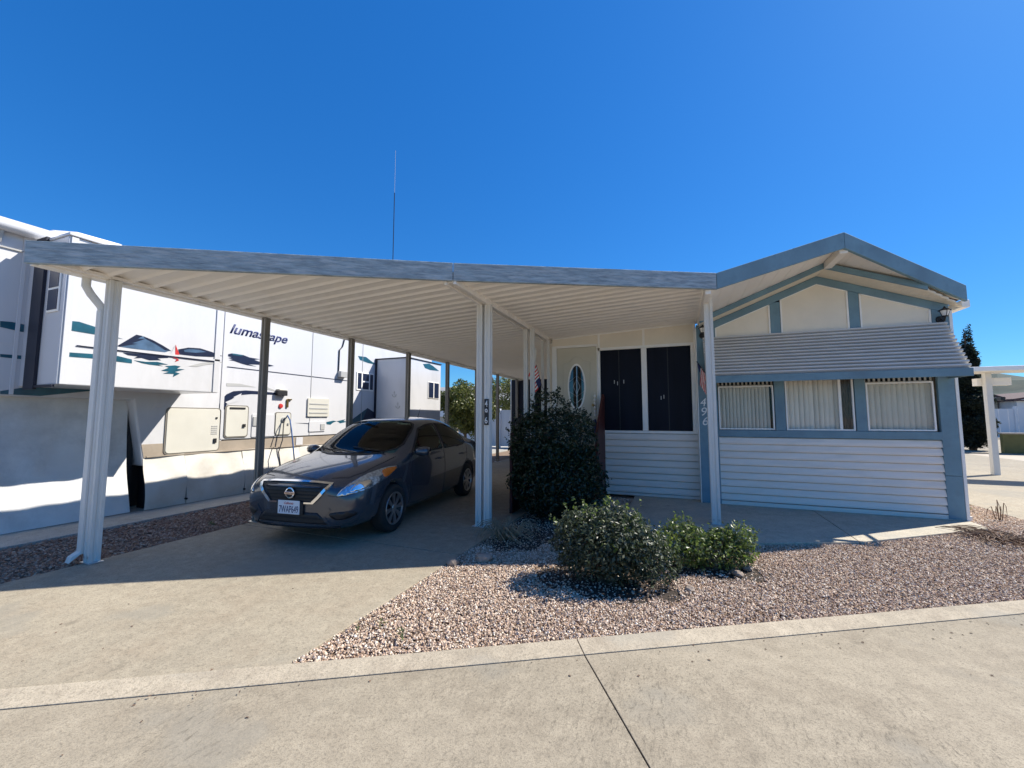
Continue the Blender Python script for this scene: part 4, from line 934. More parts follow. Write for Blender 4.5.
# ------------------------------------------------------------------ sedan
def smoothbody():
    st = [ # y, zb, wb, (w1,z1), (w2,z2), (w3,z3), (w4,z4), (w5,z5), zc
        (-.01, .24, .40, (.50, .31), (.56, .44), (.55, .60), (.47, .665), (.27, .685), .69),
        (.07, .20, .56, (.68, .29), (.74, .45), (.72, .62), (.62, .70), (.36, .735), .745),
        (.24, .18, .66, (.785, .29), (.825, .48), (.80, .69), (.69, .785), (.40, .825), .835),
        (.50, .18, .70, (.82, .29), (.845, .52), (.82, .77), (.70, .865), (.42, .90), .91),
        (.80, .18, .72, (.825, .29), (.8475, .55), (.83, .845), (.715, .925), (.44, .955), .965),
        (1.06, .17, .74, (.825, .28), (.8475, .56), (.835, .895), (.73, .965), (.46, .998), 1.01),
        (1.16, .17, .74, (.825, .28), (.8475, .57), (.836, .915), (.73, .995), (.50, 1.05), 1.07),
        (1.50, .17, .74, (.825, .28), (.8475, .58), (.838, .935), (.705, 1.19), (.52, 1.27), 1.29),
        (1.80, .17, .74, (.825, .28), (.8475, .58), (.838, .945), (.655, 1.345), (.50, 1.425), 1.45),
        (2.00, .17, .74, (.825, .28), (.8475, .58), (.838, .95), (.635, 1.385), (.48, 1.475), 1.495),
        (2.45, .17, .74, (.825, .28), (.8475, .58), (.838, .955), (.625, 1.405), (.47, 1.50), 1.52),
        (2.90, .17, .74, (.825, .28), (.8475, .58), (.835, .965), (.625, 1.385), (.47, 1.475), 1.495),
        (3.20, .17, .74, (.825, .28), (.8475, .60), (.83, .98), (.64, 1.30), (.48, 1.40), 1.42),
        (3.60, .18, .73, (.82, .29), (.8475, .62), (.82, 1.0), (.68, 1.14), (.50, 1.21), 1.225),
        (3.88, .19, .72, (.82, .30), (.842, .62), (.81, 1.005), (.70, 1.06), (.50, 1.09), 1.10),
        (4.20, .21, .70, (.80, .32), (.82, .62), (.78, .97), (.68, 1.03), (.48, 1.055), 1.065),
        (4.38, .24, .62, (.74, .34), (.76, .60), (.72, .88), (.62, .95), (.42, .98), .99),
        (4.455, .30, .50, (.60, .38), (.64, .56), (.60, .76), (.50, .82), (.32, .84), .85)]
    bm = bmesh.new(); rings = []
    for y, zb, wb, a, b, c, d, e, zt in st:
        half = [(wb * .5, zb), (wb, zb), a, b, c, d, e]
        pts = [(0, zb)] + half + [(0, zt)] + [(-x, z) for x, z in reversed(half)]
        rings.append([bm.verts.new((x, y, z)) for x, z in pts])
    n = len(rings[0])
    for r0, r1 in zip(rings[:-1], rings[1:]):
        for k in range(n): bm.faces.new((r0[k], r0[(k + 1) % n], r1[(k + 1) % n], r1[k]))
    for r in (rings[0], rings[-1]):
        h = n // 2
        for k in range(1, h - 1):      # quads across the ends
            pass
        # strip cap
        for k in range(0, h):
            a, b = r[k], r[(k + 1)]; c, d = r[(n - k - 1) % n], r[(n - k) % n]
            vs = []
            for v in (a, b, c, d):
                if v not in vs: vs.append(v)
            if len(vs) >= 3:
                try: bm.faces.new(vs)
                except ValueError: pass
    bmesh.ops.recalc_face_normals(bm, faces=bm.faces)
    me = bpy.data.meshes.new('b'); bm.to_mesh(me); bm.free()
    o = bpy.data.objects.new('b', me); COL.objects.link(o); s = o.modifiers.new('s', 'SUBSURF'); s.levels = s.render_levels = 3
    dg = bpy.context.evaluated_depsgraph_get(); m2 = bpy.data.meshes.new_from_object(o.evaluated_get(dg)); bpy.data.objects.remove(o)
    return m2
car = thing('parked_car', 'dark grey four door sedan parked nose out under the carport', 'car', (0, 0, 0), local=True)
bodyme = smoothbody()
bm = bmesh.new(); bm.from_mesh(bodyme); BV = BVHTree.FromBMesh(bm); bm.free()
def in_poly(p, poly):
    x, y = p; c = False; n = len(poly)
    for i in range(n):
        x1, y1 = poly[i]; x2, y2 = poly[(i + 1) % n]
        if (y1 > y) != (y2 > y) and x < (x2 - x1) * (y - y1) / (y2 - y1) + x1: c = not c
    return c
def smooth_outline(pts, n=3):
    for _ in range(n):
        out = []
        for i in range(len(pts)):
            a, b = pts[i], pts[(i + 1) % len(pts)]
            out += [(a[0] * .8 + b[0] * .2, a[1] * .8 + b[1] * .2), (a[0] * .2 + b[0] * .8, a[1] * .2 + b[1] * .8)]
        pts = out
    return pts
def cpatch(name, m, pts, view, off, parent=None, step=.035, smooth=1, mirror=False, hole=None):
    """panel cut to an outline and laid on the body; view: 'front' (x,z), 'side' (y,z) right side +x, 'top' (x,y), or a direction"""
    if isinstance(view, str):
        d, ax, ay = {'front': (Vector((0, 1, 0)), Vector((1, 0, 0)), Vector((0, 0, 1))), 'rear': (Vector((0, -1, 0)), Vector((1, 0, 0)), Vector((0, 0, 1))), 'side': (Vector((-1, 0, 0)), Vector((0, 1, 0)), Vector((0, 0, 1))), 'top': (Vector((0, 0, -1)), Vector((1, 0, 0)), Vector((0, 1, 0)))}[view]
        P2 = [tuple(p) for p in pts]
    else:
        d = Vector(view).normalized(); ax = d.cross(Vector((0, 0, 1))).normalized(); ay = ax.cross(d).normalized()
        P2 = [(Vector(p).dot(ax), Vector(p).dot(ay)) for p in pts]
    if smooth: P2 = smooth_outline(P2, smooth)
    B = []
    for i in range(len(P2)):
        a = Vector(P2[i]); b = Vector(P2[(i + 1) % len(P2)]); k = max(1, int((b - a).length / step))
        B += [a.lerp(b, j / k) for j in range(k)]
    xs = [p.x for p in B]; ys_ = [p.y for p in B]; I = []
    x = min(xs) + step * .5
    while x < max(xs):
        y = min(ys_) + step * .5
        while y < max(ys_):
            if in_poly((x, y), [tuple(b) for b in B]) and min((Vector((x, y)) - b).length for b in B) > step * .4: I.append(Vector((x, y)))
            y += step
        x += step
    n = len(B); res = geometry.delaunay_2d_cdt(B + I, [], [list(range(n))], 1, 1e-6)
    vs = []; ok = []
    for p in res[0]:
        o_ = ax * p.x + ay * p.y - d * 6
        hit, nn, _, _ = BV.ray_cast(o_, d)
        if hit is None: vs.append(None)
        else:
            if nn.dot(d) > 0: nn = -nn
            vs.append(hit + nn * off)
    # skirt vertices
    q = MB(); idx = {}
    for i, v in enumerate(vs):
        if v is not None: idx[i] = len(q.v); q.v.append(tuple(v))
    for f_ in res[2]:
        if all(i in idx for i in f_):
            q.f.append(tuple(idx[i] for i in f_)); q.m.append(0)
    objs = []
    for sgn in ((1, -1) if mirror else (1,)):
        r = MB(); r.v = [(v[0] * sgn, v[1], v[2]) for v in q.v]; r.f = [f if sgn == 1 else tuple(reversed(f)) for f in q.f]; r.m = q.m
        o = r.build(name, m, parent or car, smooth=True, fix=False)
        # consistent outward normals
        me = o.data; 
        if len(me.polygons):
            if Vector(me.polygons[0].normal).dot(Vector((d.x * sgn, d.y, d.z))) > 0:
                me.flip_normals()
        so = o.modifiers.new('t', 'SOLIDIFY'); so.thickness = max(.002, off * .8); so.offset = -1
        objs.append(o)
    return objs
WS = [(-.69, .985), (.69, .985), (.575, 1.395), (.3, 1.43), (-.3, 1.43), (-.575, 1.395)]
SW1 = [(1.38, .975), (1.52, 1.09), (1.82, 1.315), (2.1, 1.37), (2.38, 1.385), (2.38, .985)]
SW2 = [(2.46, .985), (2.46, 1.385), (2.85, 1.365), (3.12, 1.29), (3.36, 1.16), (3.42, 1.03), (3.3, .995)]
RW = [(-.60, 1.10), (.60, 1.10), (.50, 1.38), (-.50, 1.38)]
# body with wheel arches and window openings cut
o = bpy.data.objects.new('body', bodyme); COL.objects.link(o)
cut = bmesh.new()
WF, WRr, WZ, WRAD = .87, 3.47, .305, .305
for yy in (WF, WRr):
    for sx in (-1, 1):
        bmesh.ops.create_cone(cut, cap_ends=True, segments=40, radius1=.355, radius2=.355, depth=.30, matrix=Matrix.Translation((sx * .78, yy, WZ + .015)) @ Matrix.Rotation(math.pi / 2, 4, 'Y'))
cme = bpy.data.meshes.new('c'); cut.to_mesh(cme); cut.free(); co = bpy.data.objects.new('c', cme); COL.objects.link(co)
bo = o.modifiers.new('b', 'BOOLEAN'); bo.object = co; bo.operation = 'DIFFERENCE'; bo.solver = 'EXACT'
dg = bpy.context.evaluated_depsgraph_get(); m2 = bpy.data.meshes.new_from_object(o.evaluated_get(dg)); bpy.data.objects.remove(co); bpy.data.objects.remove(o)
bm = bmesh.new(); bm.from_mesh(m2); kill = []
for f_ in bm.faces:
    c = f_.calc_center_median(); n_ = f_.normal
    if c.y < 2 and n_.y < -.2 and c.z > .98 and in_poly((c.x, c.z), [(x * .97, z + (.012 if z < 1.2 else -.012)) for x, z in WS]): kill.append(f_)
    elif abs(c.x) > .55 and n_.z < .8 and (in_poly((c.y, c.z), SW1) or in_poly((c.y, c.z), SW2)): kill.append(f_)
    elif c.y > 3 and n_.z > .1 and n_.y > .1 and in_poly((c.x, c.z), RW): kill.append(f_)
bmesh.ops.delete(bm, geom=kill, context='FACES'); bm.to_mesh(m2); bm.free()
m2.materials.clear(); m2.materials.append(MATS['car_paint']); m2.name = 'body'; m2.polygons.foreach_set('use_smooth', [True] * len(m2.polygons))
m2.polygons.foreach_set('material_index', [0] * len(m2.polygons))
bodyo = bpy.data.objects.new('body', m2); COL.objects.link(bodyo); bodyo.parent = car; ORG[bodyo.name] = Vector((0, 0, 0))
def sc_(P, k): 
    cx = sum(p[0] for p in P) / len(P); cy = sum(p[1] for p in P) / len(P); return [(cx + (x - cx) * k, cy + (y - cy) * k) for x, y in P]
cpatch('windshield', 'car_glass', sc_(WS, 1.015), 'front', .004, smooth=2)
cpatch('front_window', 'car_glass', SW1, 'side', .004, mirror=True)
cpatch('rear_window', 'car_glass', SW2, 'side', .004, mirror=True)
cpatch('back_glass', 'car_glass', sc_(RW, 1.05), 'rear', .004)
# frames round glass (thin rubber strips following the outline)
def strip(name, m, pts, view, off, wdt, parent=None, mirror=False, closed=True, hgt=.006):
    d, ax, ay = {'front': (Vector((0, 1, 0)), Vector((1, 0, 0)), Vector((0, 0, 1))), 'side': (Vector((-1, 0, 0)), Vector((0, 1, 0)), Vector((0, 0, 1))), 'top': (Vector((0, 0, -1)), Vector((1, 0, 0)), Vector((0, 1, 0)))}[view]
    P = []; n = len(pts)
    for i in range(n if closed else n - 1):
        a = Vector(pts[i]); b = Vector(pts[(i + 1) % n]); k = max(1, int((b - a).length / .05)); P += [a.lerp(b, j / k) for j in range(k)]
    if closed: P.append(P[0])
    else: P.append(Vector(pts[-1]))
    W = []
    for p in P:
        hit, nn, _, _ = BV.ray_cast(ax * p.x + ay * p.y - d * 6, d)
        if hit: 
            if nn.dot(d) > 0: nn = -nn
            W.append((hit + nn * off, nn))
    for sgn in ((1, -1) if mirror else (1,)):
        q = MB()
        for (a, na), (b, nb) in zip(W[:-1], W[1:]):
            if (b - a).length < 1e-4 or (b - a).length > .25: continue
            a_ = Vector((a.x * sgn, a.y, a.z)); b_ = Vector((b.x * sgn, b.y, b.z)); q.beam(a_, b_ + (b_ - a_).normalized() * .003, wdt, hgt, up=Vector((na.x * sgn, na.y, na.z)))
        q.build(name, m, parent or car)
strip('window_trim', 'black', SW1, 'side', .005, .028, mirror=True)
strip('window_trim', 'black', SW2, 'side', .005, .028, mirror=True)
strip('windshield_trim', 'black', smooth_outline(sc_(WS, 1.02), 2), 'front', .005, .030)
# panel gaps
strip('hood_gap', 'black', [(-.42, .16), (-.60, .22), (-.68, .40), (-.715, .8), (-.72, 1.05)], 'top', .0006, .007, closed=False)
strip('hood_gap', 'black', [(.42, .16), (.60, .22), (.68, .40), (.715, .8), (.72, 1.05)], 'top', .0006, .007, closed=False)
strip('door_gap', 'black', [(1.30, .93), (1.27, .60), (1.30, .27), (2.40, .26), (2.42, .6), (2.42, .95)], 'side', .0006, .007, mirror=True, closed=False)
strip('door_gap', 'black', [(2.42, .6), (2.42, .27), (3.05, .27), (3.15, .55), (3.42, .72), (3.45, .96)], 'side', .0006, .007, mirror=True, closed=False)
# front: V-shaped grille, lower intake, fog recesses
G = [(-.47, .705), (-.40, .715), (.40, .715), (.47, .705), (.36, .585), (.27, .515), (-.27, .515), (-.36, .585)]
gr = cpatch('grille', 'black', G, 'front', .004, smooth=0)[0]
for zz in (.555, .595, .635, .675): strip('grille_bar', 'rubber', [(-.30 - (zz - .52) * .5, zz), (.30 + (zz - .52) * .5, zz)], 'front', .010, .010, gr, closed=False, hgt=.012)
strip('grille_chrome', 'chrome', [(-.50, .715), (-.3, .728), (0, .732), (.3, .728), (.50, .715)], 'front', .012, .032, gr, closed=False, hgt=.016)
strip('grille_chrome', 'chrome', [(-.49, .705), (-.375, .58), (-.30, .512)], 'front', .012, .034, gr, closed=False, hgt=.018)
strip('grille_chrome', 'chrome', [(.49, .705), (.375, .58), (.30, .512)], 'front', .012, .034, gr, closed=False, hgt=.018)
strip('grille_chrome', 'chrome', [(-.30, .508), (0, .504), (.30, .508)], 'front', .012, .018, gr, closed=False, hgt=.014)
h0, n0, _, _ = BV.ray_cast(Vector((0, -6, .615)), Vector((0, 1, 0)))
ey = h0.y
q = MB(); R0, R1 = .064, .050
for k in range(32):
    a, b = 2 * math.pi * k / 32, 2 * math.pi * (k + 1) / 32
    q.hexa([(R1 * math.cos(a), ey - .016, .615 + R1 * math.sin(a)), (R0 * math.cos(a), ey - .016, .615 + R0 * math.sin(a)), (R0 * math.cos(b), ey - .016, .615 + R0 * math.sin(b)), (R1 * math.cos(b), ey - .016, .615 + R1 * math.sin(b))],
           [(R1 * math.cos(a), ey - .034, .615 + R1 * math.sin(a)), (R0 * math.cos(a), ey - .030, .615 + R0 * math.sin(a)), (R0 * math.cos(b), ey - .030, .615 + R0 * math.sin(b)), (R1 * math.cos(b), ey - .034, .615 + R1 * math.sin(b))])
q.box(-.070, .070, ey - .036, ey - .018, .600, .630); em = q.build('emblem', 'chrome', gr, .002)
q = MB(); q.lathe([(0, -.02), (.050, -.02)], (0, ey, .615), 'y', 24); q.build('emblem_field', 'black', gr)
text('emblem_lettering', 'NISSAN', 'black', gr, (-.058, ey - .0365, .608), (1, 0, 0), (0, 0, 1), width=.116, height=.014, ext=.002)
LI = [(-.36, .40), (.36, .40), (.44, .335), (.50, .275), (-.50, .275), (-.44, .335)]
li = cpatch('lower_intake', 'black', LI, 'front', .004, smooth=0)[0]
strip('intake_bar', 'rubber', [(-.40, .335), (.40, .335)], 'front', .009, .014, li, closed=False)
cpatch('fog_recess', 'black', [(.50, .40), (.60, .418), (.74, .425), (.77, .38), (.70, .335), (.60, .325), (.54, .345)], 'front', .004, smooth=1, mirror=True)
strip('bumper_crease', 'car_paint', [(-.52, .45), (-.44, .36), (-.52, .26)], 'front', .004, .03, closed=False)
strip('bumper_crease', 'car_paint', [(.52, .45), (.44, .36), (.52, .26)], 'front', .004, .03, closed=False)
strip('bumper_lip', 'rubber', [(-.60, .235), (0, .225), (.60, .235)], 'front', .006, .03, closed=False)
strip('bumper_gap', 'black', [(.49, .60), (.60, .585), (.70, .60)], 'front', .0006, .006, closed=False); strip('bumper_gap', 'black', [(-.49, .60), (-.60, .585), (-.70, .60)], 'front', .0006, .006, closed=False)
# swept headlights
hd = (-.62, .75, -.22)
HL = [(.485, .13, .555), (.60, .14, .575), (.74, .26, .605), (.80, .40, .645), (.835, .70, .735), (.825, .98, .85), (.76, .74, .845), (.66, .40, .775), (.56, .18, .655)]
for hl in cpatch('headlight', 'headlamp', HL, hd, .006, step=.022, smooth=1, mirror=True):
    pass
AM = [(.825, .62, .735), (.835, .72, .752), (.825, .95, .838), (.775, .76, .835), (.76, .64, .81)]
cpatch('turn_signal', 'amber', AM, hd, .010, step=.02, smooth=1, mirror=True)
HI = [(.62, .19, .60), (.72, .28, .62), (.78, .42, .67), (.74, .44, .73), (.64, .28, .68)]
cpatch('headlight_reflector', 'chrome', HI, hd, .0095, step=.02, smooth=2, mirror=True)
# licence plate
pyf = BV.ray_cast(Vector((.0, -6, .44)), Vector((0, 1, 0)))[0].y - .022
q = MB(); q.box(-.19, .185, pyf - .001, pyf + .03, .375, .515); pb = q.build('plate_holder', 'black', car, .004)
q = MB(); q.box(-.16, .145, pyf - .008, pyf - .002, .375, .53); pl = q.build('licence_plate', 'plate_white', car, .008)
text('plate_number', '7WAP649', 'text_navy', pl, (-.138, pyf - .0085, .392), (1, 0, 0), (0, 0, 1), width=.268, height=.078, ext=.002)
text('plate_state', 'California', 'rv_red', pl, (-.07, pyf - .0085, .486), (1, 0, 0), (0, 0, 1), width=.13, height=.028, ext=.002, shear=.4)
# mirrors, wipers, handles
for sx in (1, -1):
    q = MB(); q.lathe([(0, -.13), (.045, -.11), (.07, -.05), (.075, .03), (.065, .08), (0, .085)], (0, 0, 0), 'x', 14)
    q.v = [((v[0] * 1 + .95) * sx, v[1] * 1.1 + 1.42 + v[0] * .15, v[2] * .95 + 1.00) for v in q.v]; mo = q.build('side_mirror', 'car_paint', car, smooth=True)
    q = MB(); q.beam((.78 * sx, 1.42, .965), (.87 * sx, 1.42, .985), .06, .03); q.build('mirror_arm', 'black', mo)
    for hy in (2.22, 3.22): q = MB(); q.tube([(.845 * sx, hy - .09, .83), (.875 * sx, hy - .06, .835), (.875 * sx, hy + .06, .838), (.845 * sx, hy + .09, .835)], .012, 6); q.build('door_handle', 'car_paint', car, smooth=True)
def surf(x, z): return BV.ray_cast(Vector((x, -6, z)), Vector((0, 1, 0)))[0] + Vector((0, -.018, .012))
for a, b in (((.55, 1.0), (-.02, 1.06)), ((-.08, .995), (-.60, 1.04))):
    q = MB(); q.tube([surf(*a), surf((a[0] + b[0]) / 2, (a[1] + b[1]) / 2 + .003), surf(*b)], .007, 6); q.build('wiper', 'black', car)
q = MB(); q.tube([(0, 3.0, 1.50), (0, 3.10, 1.66)], [.006, .003], 5); q.build('antenna', 'black', car)
# interior
q = MB(); q.box(-.70, .70, 1.15, 3.55, .30, .36); q.box(-.72, .72, 1.05, 1.42, .60, .965); q.build('dashboard', 'interior', car, .03)
for sx in (-.36, .36):
    q = MB(); q.box(sx - .24, sx + .24, 1.95, 2.45, .45, .62); q.hexa([(sx - .24, 2.38, .6), (sx + .24, 2.38, .6), (sx + .24, 2.52, .6), (sx - .24, 2.52, .6)], [(sx - .20, 2.62, 1.16), (sx + .20, 2.62, 1.16), (sx + .20, 2.74, 1.16), (sx - .20, 2.74, 1.16)]); q.box(sx - .13, sx + .13, 2.65, 2.75, 1.19, 1.34); q.build('front_seat', 'seat_cloth', car, .04)
q = MB(); q.box(-.62, .62, 3.0, 3.4, .5, .66); q.hexa([(-.62, 3.3, .6), (.62, 3.3, .6), (.62, 3.42, .6), (-.62, 3.42, .6)], [(-.60, 3.42, 1.12), (.60, 3.42, 1.12), (.60, 3.5, 1.12), (-.60, 3.5, 1.12)]); q.build('rear_seat', 'seat_cloth', car, .04)
q = MB(); q.tube([(.36 + .18 * math.cos(t), 1.58 - .06 * math.sin(t), .98 + .17 * math.sin(t)) for t in [2 * math.pi * k / 20 for k in range(21)]], .014, 6); q.build('steering_wheel', 'black', car, smooth=True)
q = MB(); q.box(-.10, .10, 1.78, 1.80, 1.30, 1.36); q.build('rear_view_mirror', 'black', car, .01)
# wheels
for yy in (WF, WRr):
    for sx in (1, -1):
        X = sx * .745
        tp = [(.20, -.09), (.255, -.095), (.29, -.088), (.303, -.06), (.305, 0), (.303, .06), (.29, .088), (.255, .095), (.20, .09)]
        q = MB(); q.lathe(tp, (X, yy, WZ), 'x', 48); ty = q.build('wheel', 'rubber', car, smooth=True)
        q = MB(); q.lathe([(.205, .085 * sx), (.20, .07 * sx), (.175, .03 * sx), (.05, .03 * sx), (0, .03 * sx)], (X, yy, WZ), 'x', 40); q.build('rim_barrel', 'black', ty, smooth=True)
        q = MB()
        q.lathe([(.212, .086 * sx), (.208, .094 * sx), (.192, .092 * sx), (.188, .075 * sx)], (X, yy, WZ), 'x', 48)
        q.lathe([(.055, .06 * sx), (.055, .085 * sx), (.045, .09 * sx), (0, .092 * sx)], (X, yy, WZ), 'x', 24)
        for k in range(8):
            for off in (-.11, .11):
                t = 2 * math.pi * k / 8 + .1
                a = Vector((X + .078 * sx, yy + .04 * math.cos(t), WZ + .04 * math.sin(t))); b = Vector((X + .082 * sx, yy + .198 * math.cos(t + off), WZ + .198 * math.sin(t + off)))
                q.beam(a, b, .022, .016, up=(sx, 0, 0))
        q.build('wheel_cover', 'silver', ty)
car.location = (-4.20, 3.60, .012); car.rotation_euler.z = R(6.3)

# ------------------------------------------------------------------ background, behind left
def tree(name, label, c, h, rad, m, n=9000, leaf=.09, group=None, seed=1):
    random.seed(seed); t = thing(name, label, 'tree', c, group)
    q = MB(); top = c[2] + h
    q.tube([(c[0], c[1], c[2] - .05), (c[0] + .03, c[1], c[2] + h * .2), (c[0] - .02, c[1] + .05, c[2] + h * .4)], [.09, .07, .06], 8)
    for k in range(6):
        a = k * 1.05; q.tube([(c[0], c[1], c[2] + h * .32), (c[0] + math.cos(a) * rad * .4, c[1] + math.sin(a) * rad * .4, c[2] + h * .52), (c[0] + math.cos(a) * rad * .7, c[1] + math.sin(a) * rad * .7, c[2] + h * .78)], [.045, .03, .012], 6)
    q.build('trunk', 'bark', t)
    bl = [((c[0], c[1], c[2] + h * .62), (rad * .62, rad * .62, h * .28))]
    for _ in range(16):
        d = Vector((random.gauss(0, 1), random.gauss(0, 1), random.gauss(0, 1))).normalized() * random.uniform(.5, .8)
        bl.append(((c[0] + d.x * rad, c[1] + d.y * rad, c[2] + h * .64 + d.z * h * .32), (rad * random.uniform(.22, .38),) * 2 + (rad * random.uniform(.2, .34),)))
    q = MB(); leaves(q, foliage_points(n, bl, .5), leaf, .2, Vector((c[0], c[1], c[2] + h * .6)), .5); q.build('crown', m, t, fix=False)
tree('citrus_tree', 'bushy yellow green citrus tree beside the rear end of the trailer', (-8.55, 16.0, -.5), 3.9, 1.6, 'leaf_citrus', 22000, .12, 'citrus trees behind the carport', 5)
tree('citrus_tree', 'citrus tree behind the white fence seen right of the double post', (-9.6, 23.0, 0), 4.6, 2.0, 'leaf_citrus', 9000, .13, 'citrus trees behind the carport', 8)
# white vinyl fence on the left rear
fn = thing('vinyl_fence', 'white vinyl privacy fence at the far end of the driveway', 'fence', (-8.0, 19.0, 0)); q = MB()
for k in range(18): q.box(-10.4 + k * .25, -10.16 + k * .25, 19.0, 19.03, .08, 1.80)
q.build('fence_boards', 'vinyl_fence', fn)
for k in range(3): qq = MB(); qq.box(-10.5 + k * 2.25, -10.38 + k * 2.25, 18.94, 19.06, 0, 1.95); qq.build('fence_post', 'vinyl_fence', fn, .01)
q = MB(); q.box(-10.4, -6.0, 18.98, 19.05, 1.80, 1.88); q.build('rail', 'vinyl_fence', fn, .005)
t = thing('garden_wall', 'low tan block wall behind the citrus tree', 'wall', (-12, 18.2, 0)); q = MB(); q.box(-13, -10.6, 18.9, 19.1, 0, 1.5); q.build('wall_face', 'tan_wall', t); q = MB(); q.box(-13.02, -10.58, 18.88, 19.12, 1.5, 1.56); q.build('coping', 'kerb_concrete', t, .01)
sh = thing('shade_screen', 'dark fabric privacy screen hung at the rear end of the carport', 'screen', (-4.5, 15.4, 0)); q = MB(); n = 40
for i in range(n):
    a = -6.15 + 3.7 * i / n; b = -6.15 + 3.7 * (i + 1) / n; f1 = .03 * math.sin(a * 14); f2 = .03 * math.sin(b * 14); q.quad((a, 15.4 + f1, .05), (b, 15.4 + f2, .05), (b, 15.4 + f2, 3.02), (a, 15.4 + f1, 3.02))
q.build('fabric', 'dark_screen', sh); q = MB(); q.tube([(-6.15, 15.43, 0), (-6.15, 15.43, 3.05)], .03, 6); q.tube([(-2.5, 15.43, 0), (-2.5, 15.43, 3.05)], .03, 6); q.build('pole', 'white_post', sh)
nb = thing('manufactured_home', 'white roofed home far behind the citrus tree with a rooftop satellite dish', 'house', (-17, 32, 0)); q = MB(); q.box(-24, -11, 30, 38, 0, 2.9); q.build('wall', 'vinyl_fence', nb)
q = MB(); q.hexa([(-24.4, 29.6, 2.9), (-10.6, 29.6, 2.9), (-10.6, 38.4, 2.9), (-24.4, 38.4, 2.9)], [(-24.4, 33.9, 4.4), (-10.6, 33.9, 4.4), (-10.6, 34.1, 4.4), (-24.4, 34.1, 4.4)]); q.build('roof', 'grey_roof', nb)
for k in range(3): q = MB(); q.box(-22 + k * 4, -20.6 + k * 4, 29.93, 29.98, 1.2, 2.3); f = q.build('window', 'cream_trim', nb); q = MB(); q.box(-21.92 + k * 4, -20.68 + k * 4, 29.9, 29.925, 1.28, 2.22); q.build('pane', 'rv_navy', f)
sd = thing('satellite_dish', 'grey satellite dish on the roof of the far white home', 'satellite dish', (-14.0, 30.5, 3.2)); q = MB(); q.lathe([(0, 0), (.2, .03), (.38, .12)], (0, 0, 0), 'y', 20); q.v = [(v[0] - 14.0, 30.5 - v[1], v[2] + 4.55) for v in q.v]; q.build('dish', 'rv_grey', sd, smooth=True, fix=False); q = MB(); q.tube([(-14.0, 30.5, 3.15), (-14.0, 30.5, 4.5)], .04, 6); q.tube([(-14, 30.5, 4.3), (-14, 30.0, 4.45)], .015, 5); q.build('mast', 'rv_grey', sd)

# ------------------------------------------------------------------ background, right
nc = thing('neighbor_carport', 'pale carport roof with a slanted looking white post beyond the neighbouring driveway', 'carport', (8.0, 14.9, 0))
q = MB(); q.box(7.05, 14, 14.35, 15.2, 2.70, 2.77); q.build('roof_panel', 'cream_metal', nc, .005)
q = MB(); q.box(7.03, 14, 14.30, 14.35, 2.70, 2.82); q.build('fascia', 'cream_trim', nc, .01); q = MB(); q.box(7.0, 7.05, 14.3, 15.2, 2.66, 2.80); q.build('gutter', 'cream_trim', nc, .01)
q = MB(); q.box(7.35, 8.6, 14.86, 14.96, 2.36, 2.56) if False else q.box(7.62, 8.3, 14.90, 15.10, 2.36, 2.56); q.build('cross_beam', 'cream_metal', nc, .005)
for xx, y in ((7.78, 15.0), (11.5, 15.0)): q = MB(); q.box(xx - .065, xx + .065, y - .25, y - .105, 0, 2.70); q.build('post', 'white_post', nc, .01)
q = MB(); q.box(8.02, 8.10, 14.82, 14.98, 1.95, 2.05); q.build('socket', 'black', nc)
# cypress
random.seed(21); cy = thing('cypress_tree', 'tall narrow dark cypress beside the right corner of the home', 'tree', (12.9, 25.9, 0)); q = MB(); q.tube([(12.9, 25.9, -.05), (12.9, 25.9, 3), (12.98, 25.9, 5.6)], [.14, .08, .02], 8); q.build('trunk', 'bark', cy)
bl = []; z = .45
while z < 5.75:
    r = (.80 if z < 3.4 else .80 - .22 * (z - 3.4)) * (1 - (z / 6.4) ** 2.6) * random.uniform(.7, 1.05) + .05; 
    for k in range(5 if r > .3 else 3): a = random.uniform(0, 6.28); bl.append(((12.9 + math.cos(a) * r * .55 + .12 * (z > 4) * (z - 4), 25.9 + math.sin(a) * r * .55, z), (r * .5, r * .5, .36)))
    z += .26
q = MB(); leaves(q, foliage_points(34000, bl, .3), .15, 1.2, None, .4); q.build('crown', 'leaf_cypress', cy, fix=False)
fn = thing('vinyl_fence', 'tall white vinyl fence across the road on the right', 'fence', (32, 44, 0)); q = MB(); Y0 = 41.0
for k in range(60): q.box(18 + k * .5, 18.48 + k * .5, Y0, Y0 + .04, .05, 2.15)
q.build('fence_boards', 'vinyl_fence', fn)
for k in range(13): qq = MB(); qq.box(18 + k * 2.4, 18.16 + k * 2.4, Y0 - .06, Y0 + .1, 0, 2.3); qq.build('fence_post', 'vinyl_fence', fn, .01)
t = thing('low_wall', 'low olive green block enclosure behind the neighbouring driveway', 'wall', (15.5, 19, 0)); p = onG(1004.5, 453)
q = MB(); q.box(p.x, p.x + 5, p.y, p.y + .2, -.01, .80); q.build('wall_face', 'olive', t, .01); q = MB(); q.box(p.x - .03, p.x + 5.03, p.y - .03, p.y + .23, .80, .86); q.build('coping', 'tan_wall', t, .01)
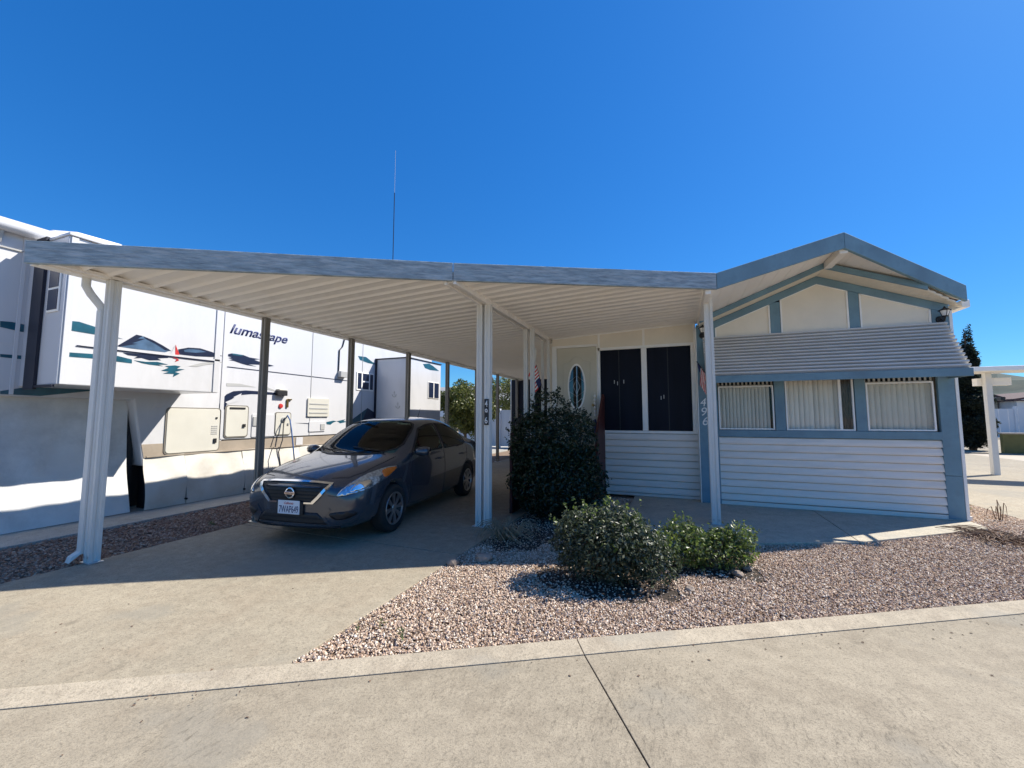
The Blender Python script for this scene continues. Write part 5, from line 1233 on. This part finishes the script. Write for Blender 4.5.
def far_house(label, x0, x1, y, w, zt, zr, m, rm):
    t = thing('far_house', label, 'house', ((x0 + x1) / 2, y, 0)); q = MB(); q.box(x0, x1, y, y + w, 0, zt); q.build('wall', m, t)
    xm = (x0 + x1) / 2; q = MB(); q.extr([(x0 - .4, y - .4, zt - .1), (x1 + .4, y - .4, zt - .1), (x1 + .4, y - .4, zt + .08), (xm, y - .4, zr), (x0 - .4, y - .4, zt + .08)], (0, w + .8, 0)); q.build('roof', rm, t)
    q = MB(); q.extr([(x0, y - .42, zt), (x1, y - .42, zt), (xm, y - .42, zr - .25)], (0, .01, 0)); q.build('gable', m, t)
    for k in range(3): xx = x0 + (x1 - x0) * (.12 + .3 * k); q = MB(); q.box(xx, xx + 1.1, y - .05, y - .002, zt - 1.5, zt - .5); f = q.build('window', 'cream_trim', t); q = MB(); q.box(xx + .06, xx + 1.04, y - .08, y - .052, zt - 1.44, zt - .56); q.build('pane', 'rv_navy', f)
far_house('white gabled house with dark windows above the fence at the right edge', 28.6, 38, 51, 10, 3.1, 4.1, 'vinyl_fence', 'shingle')
far_house('low house with a dark shallow gable roof behind the white post', 23.5, 28.4, 53, 10, 3.3, 4.5, 'tan_wall', 'shingle')
far_house('beige house partly hidden behind the cypress', 30, 37, 72, 10, 3.0, 3.9, 'tan_wall', 'grey_roof')

# ------------------------------------------------------------------ light, sky, camera
w = bpy.data.worlds.new('World'); S.world = w; w.use_nodes = True; N = w.node_tree.nodes; L = w.node_tree.links
sun_dir = Vector((1, .82, 1.31)).normalized(); el = math.asin(sun_dir.z); az = math.atan2(sun_dir.x, sun_dir.y)
sky = N.new('ShaderNodeTexSky'); sky.sky_type = 'NISHITA'; sky.sun_disc = False; sky.sun_elevation = el; sky.sun_rotation = az; sky.air_density = 1.0; sky.dust_density = .35; sky.ozone_density = 2.5; sky.altitude = 400
hs = N.new('ShaderNodeHueSaturation'); hs.inputs['Saturation'].default_value = 1.75
gm = N.new('ShaderNodeGamma'); gm.inputs[1].default_value = .6
tn = N.new('ShaderNodeMix'); tn.data_type = 'RGBA'; tn.blend_type = 'MULTIPLY'; tn.inputs[0].default_value = 1; tn.inputs[7].default_value = (.45, .96, 1.45, 1)
L.new(sky.outputs[0], gm.inputs[0]); L.new(gm.outputs[0], hs.inputs['Color']); L.new(hs.outputs[0], tn.inputs[6])
bg = N['Background']; L.new(tn.outputs[2], bg.inputs[0]); bg.inputs[1].default_value = .125
sd_ = bpy.data.lights.new('sun', 'SUN'); sd_.energy = 4.8; sd_.angle = R(.53); sd_.color = (1, .94, .84)
so = bpy.data.objects.new('sun', sd_); COL.objects.link(so); so.rotation_euler = (-sun_dir).to_track_quat('-Z', 'Y').to_euler()
cam = bpy.data.cameras.new('camera'); cam.sensor_fit = 'HORIZONTAL'; cam.sensor_width = 36; cam.lens = FPX / 1024 * 36; cam.clip_end = 6000; cam.clip_start = .05
co = bpy.data.objects.new('camera', cam); COL.objects.link(co); co.location = CP
M = Matrix((RT, UP, -FW)).transposed(); co.rotation_euler = M.to_euler(); S.camera = co
S.view_settings.view_transform = 'Standard'; S.view_settings.look = 'None'; S.view_settings.gamma = 1; S.view_settings.exposure = .78; S.view_settings.use_curve_mapping = False
S.cycles.max_bounces = 12; S.cycles.diffuse_bounces = 8; S.cycles.transparent_max_bounces = 12; S.cycles.use_denoising = True
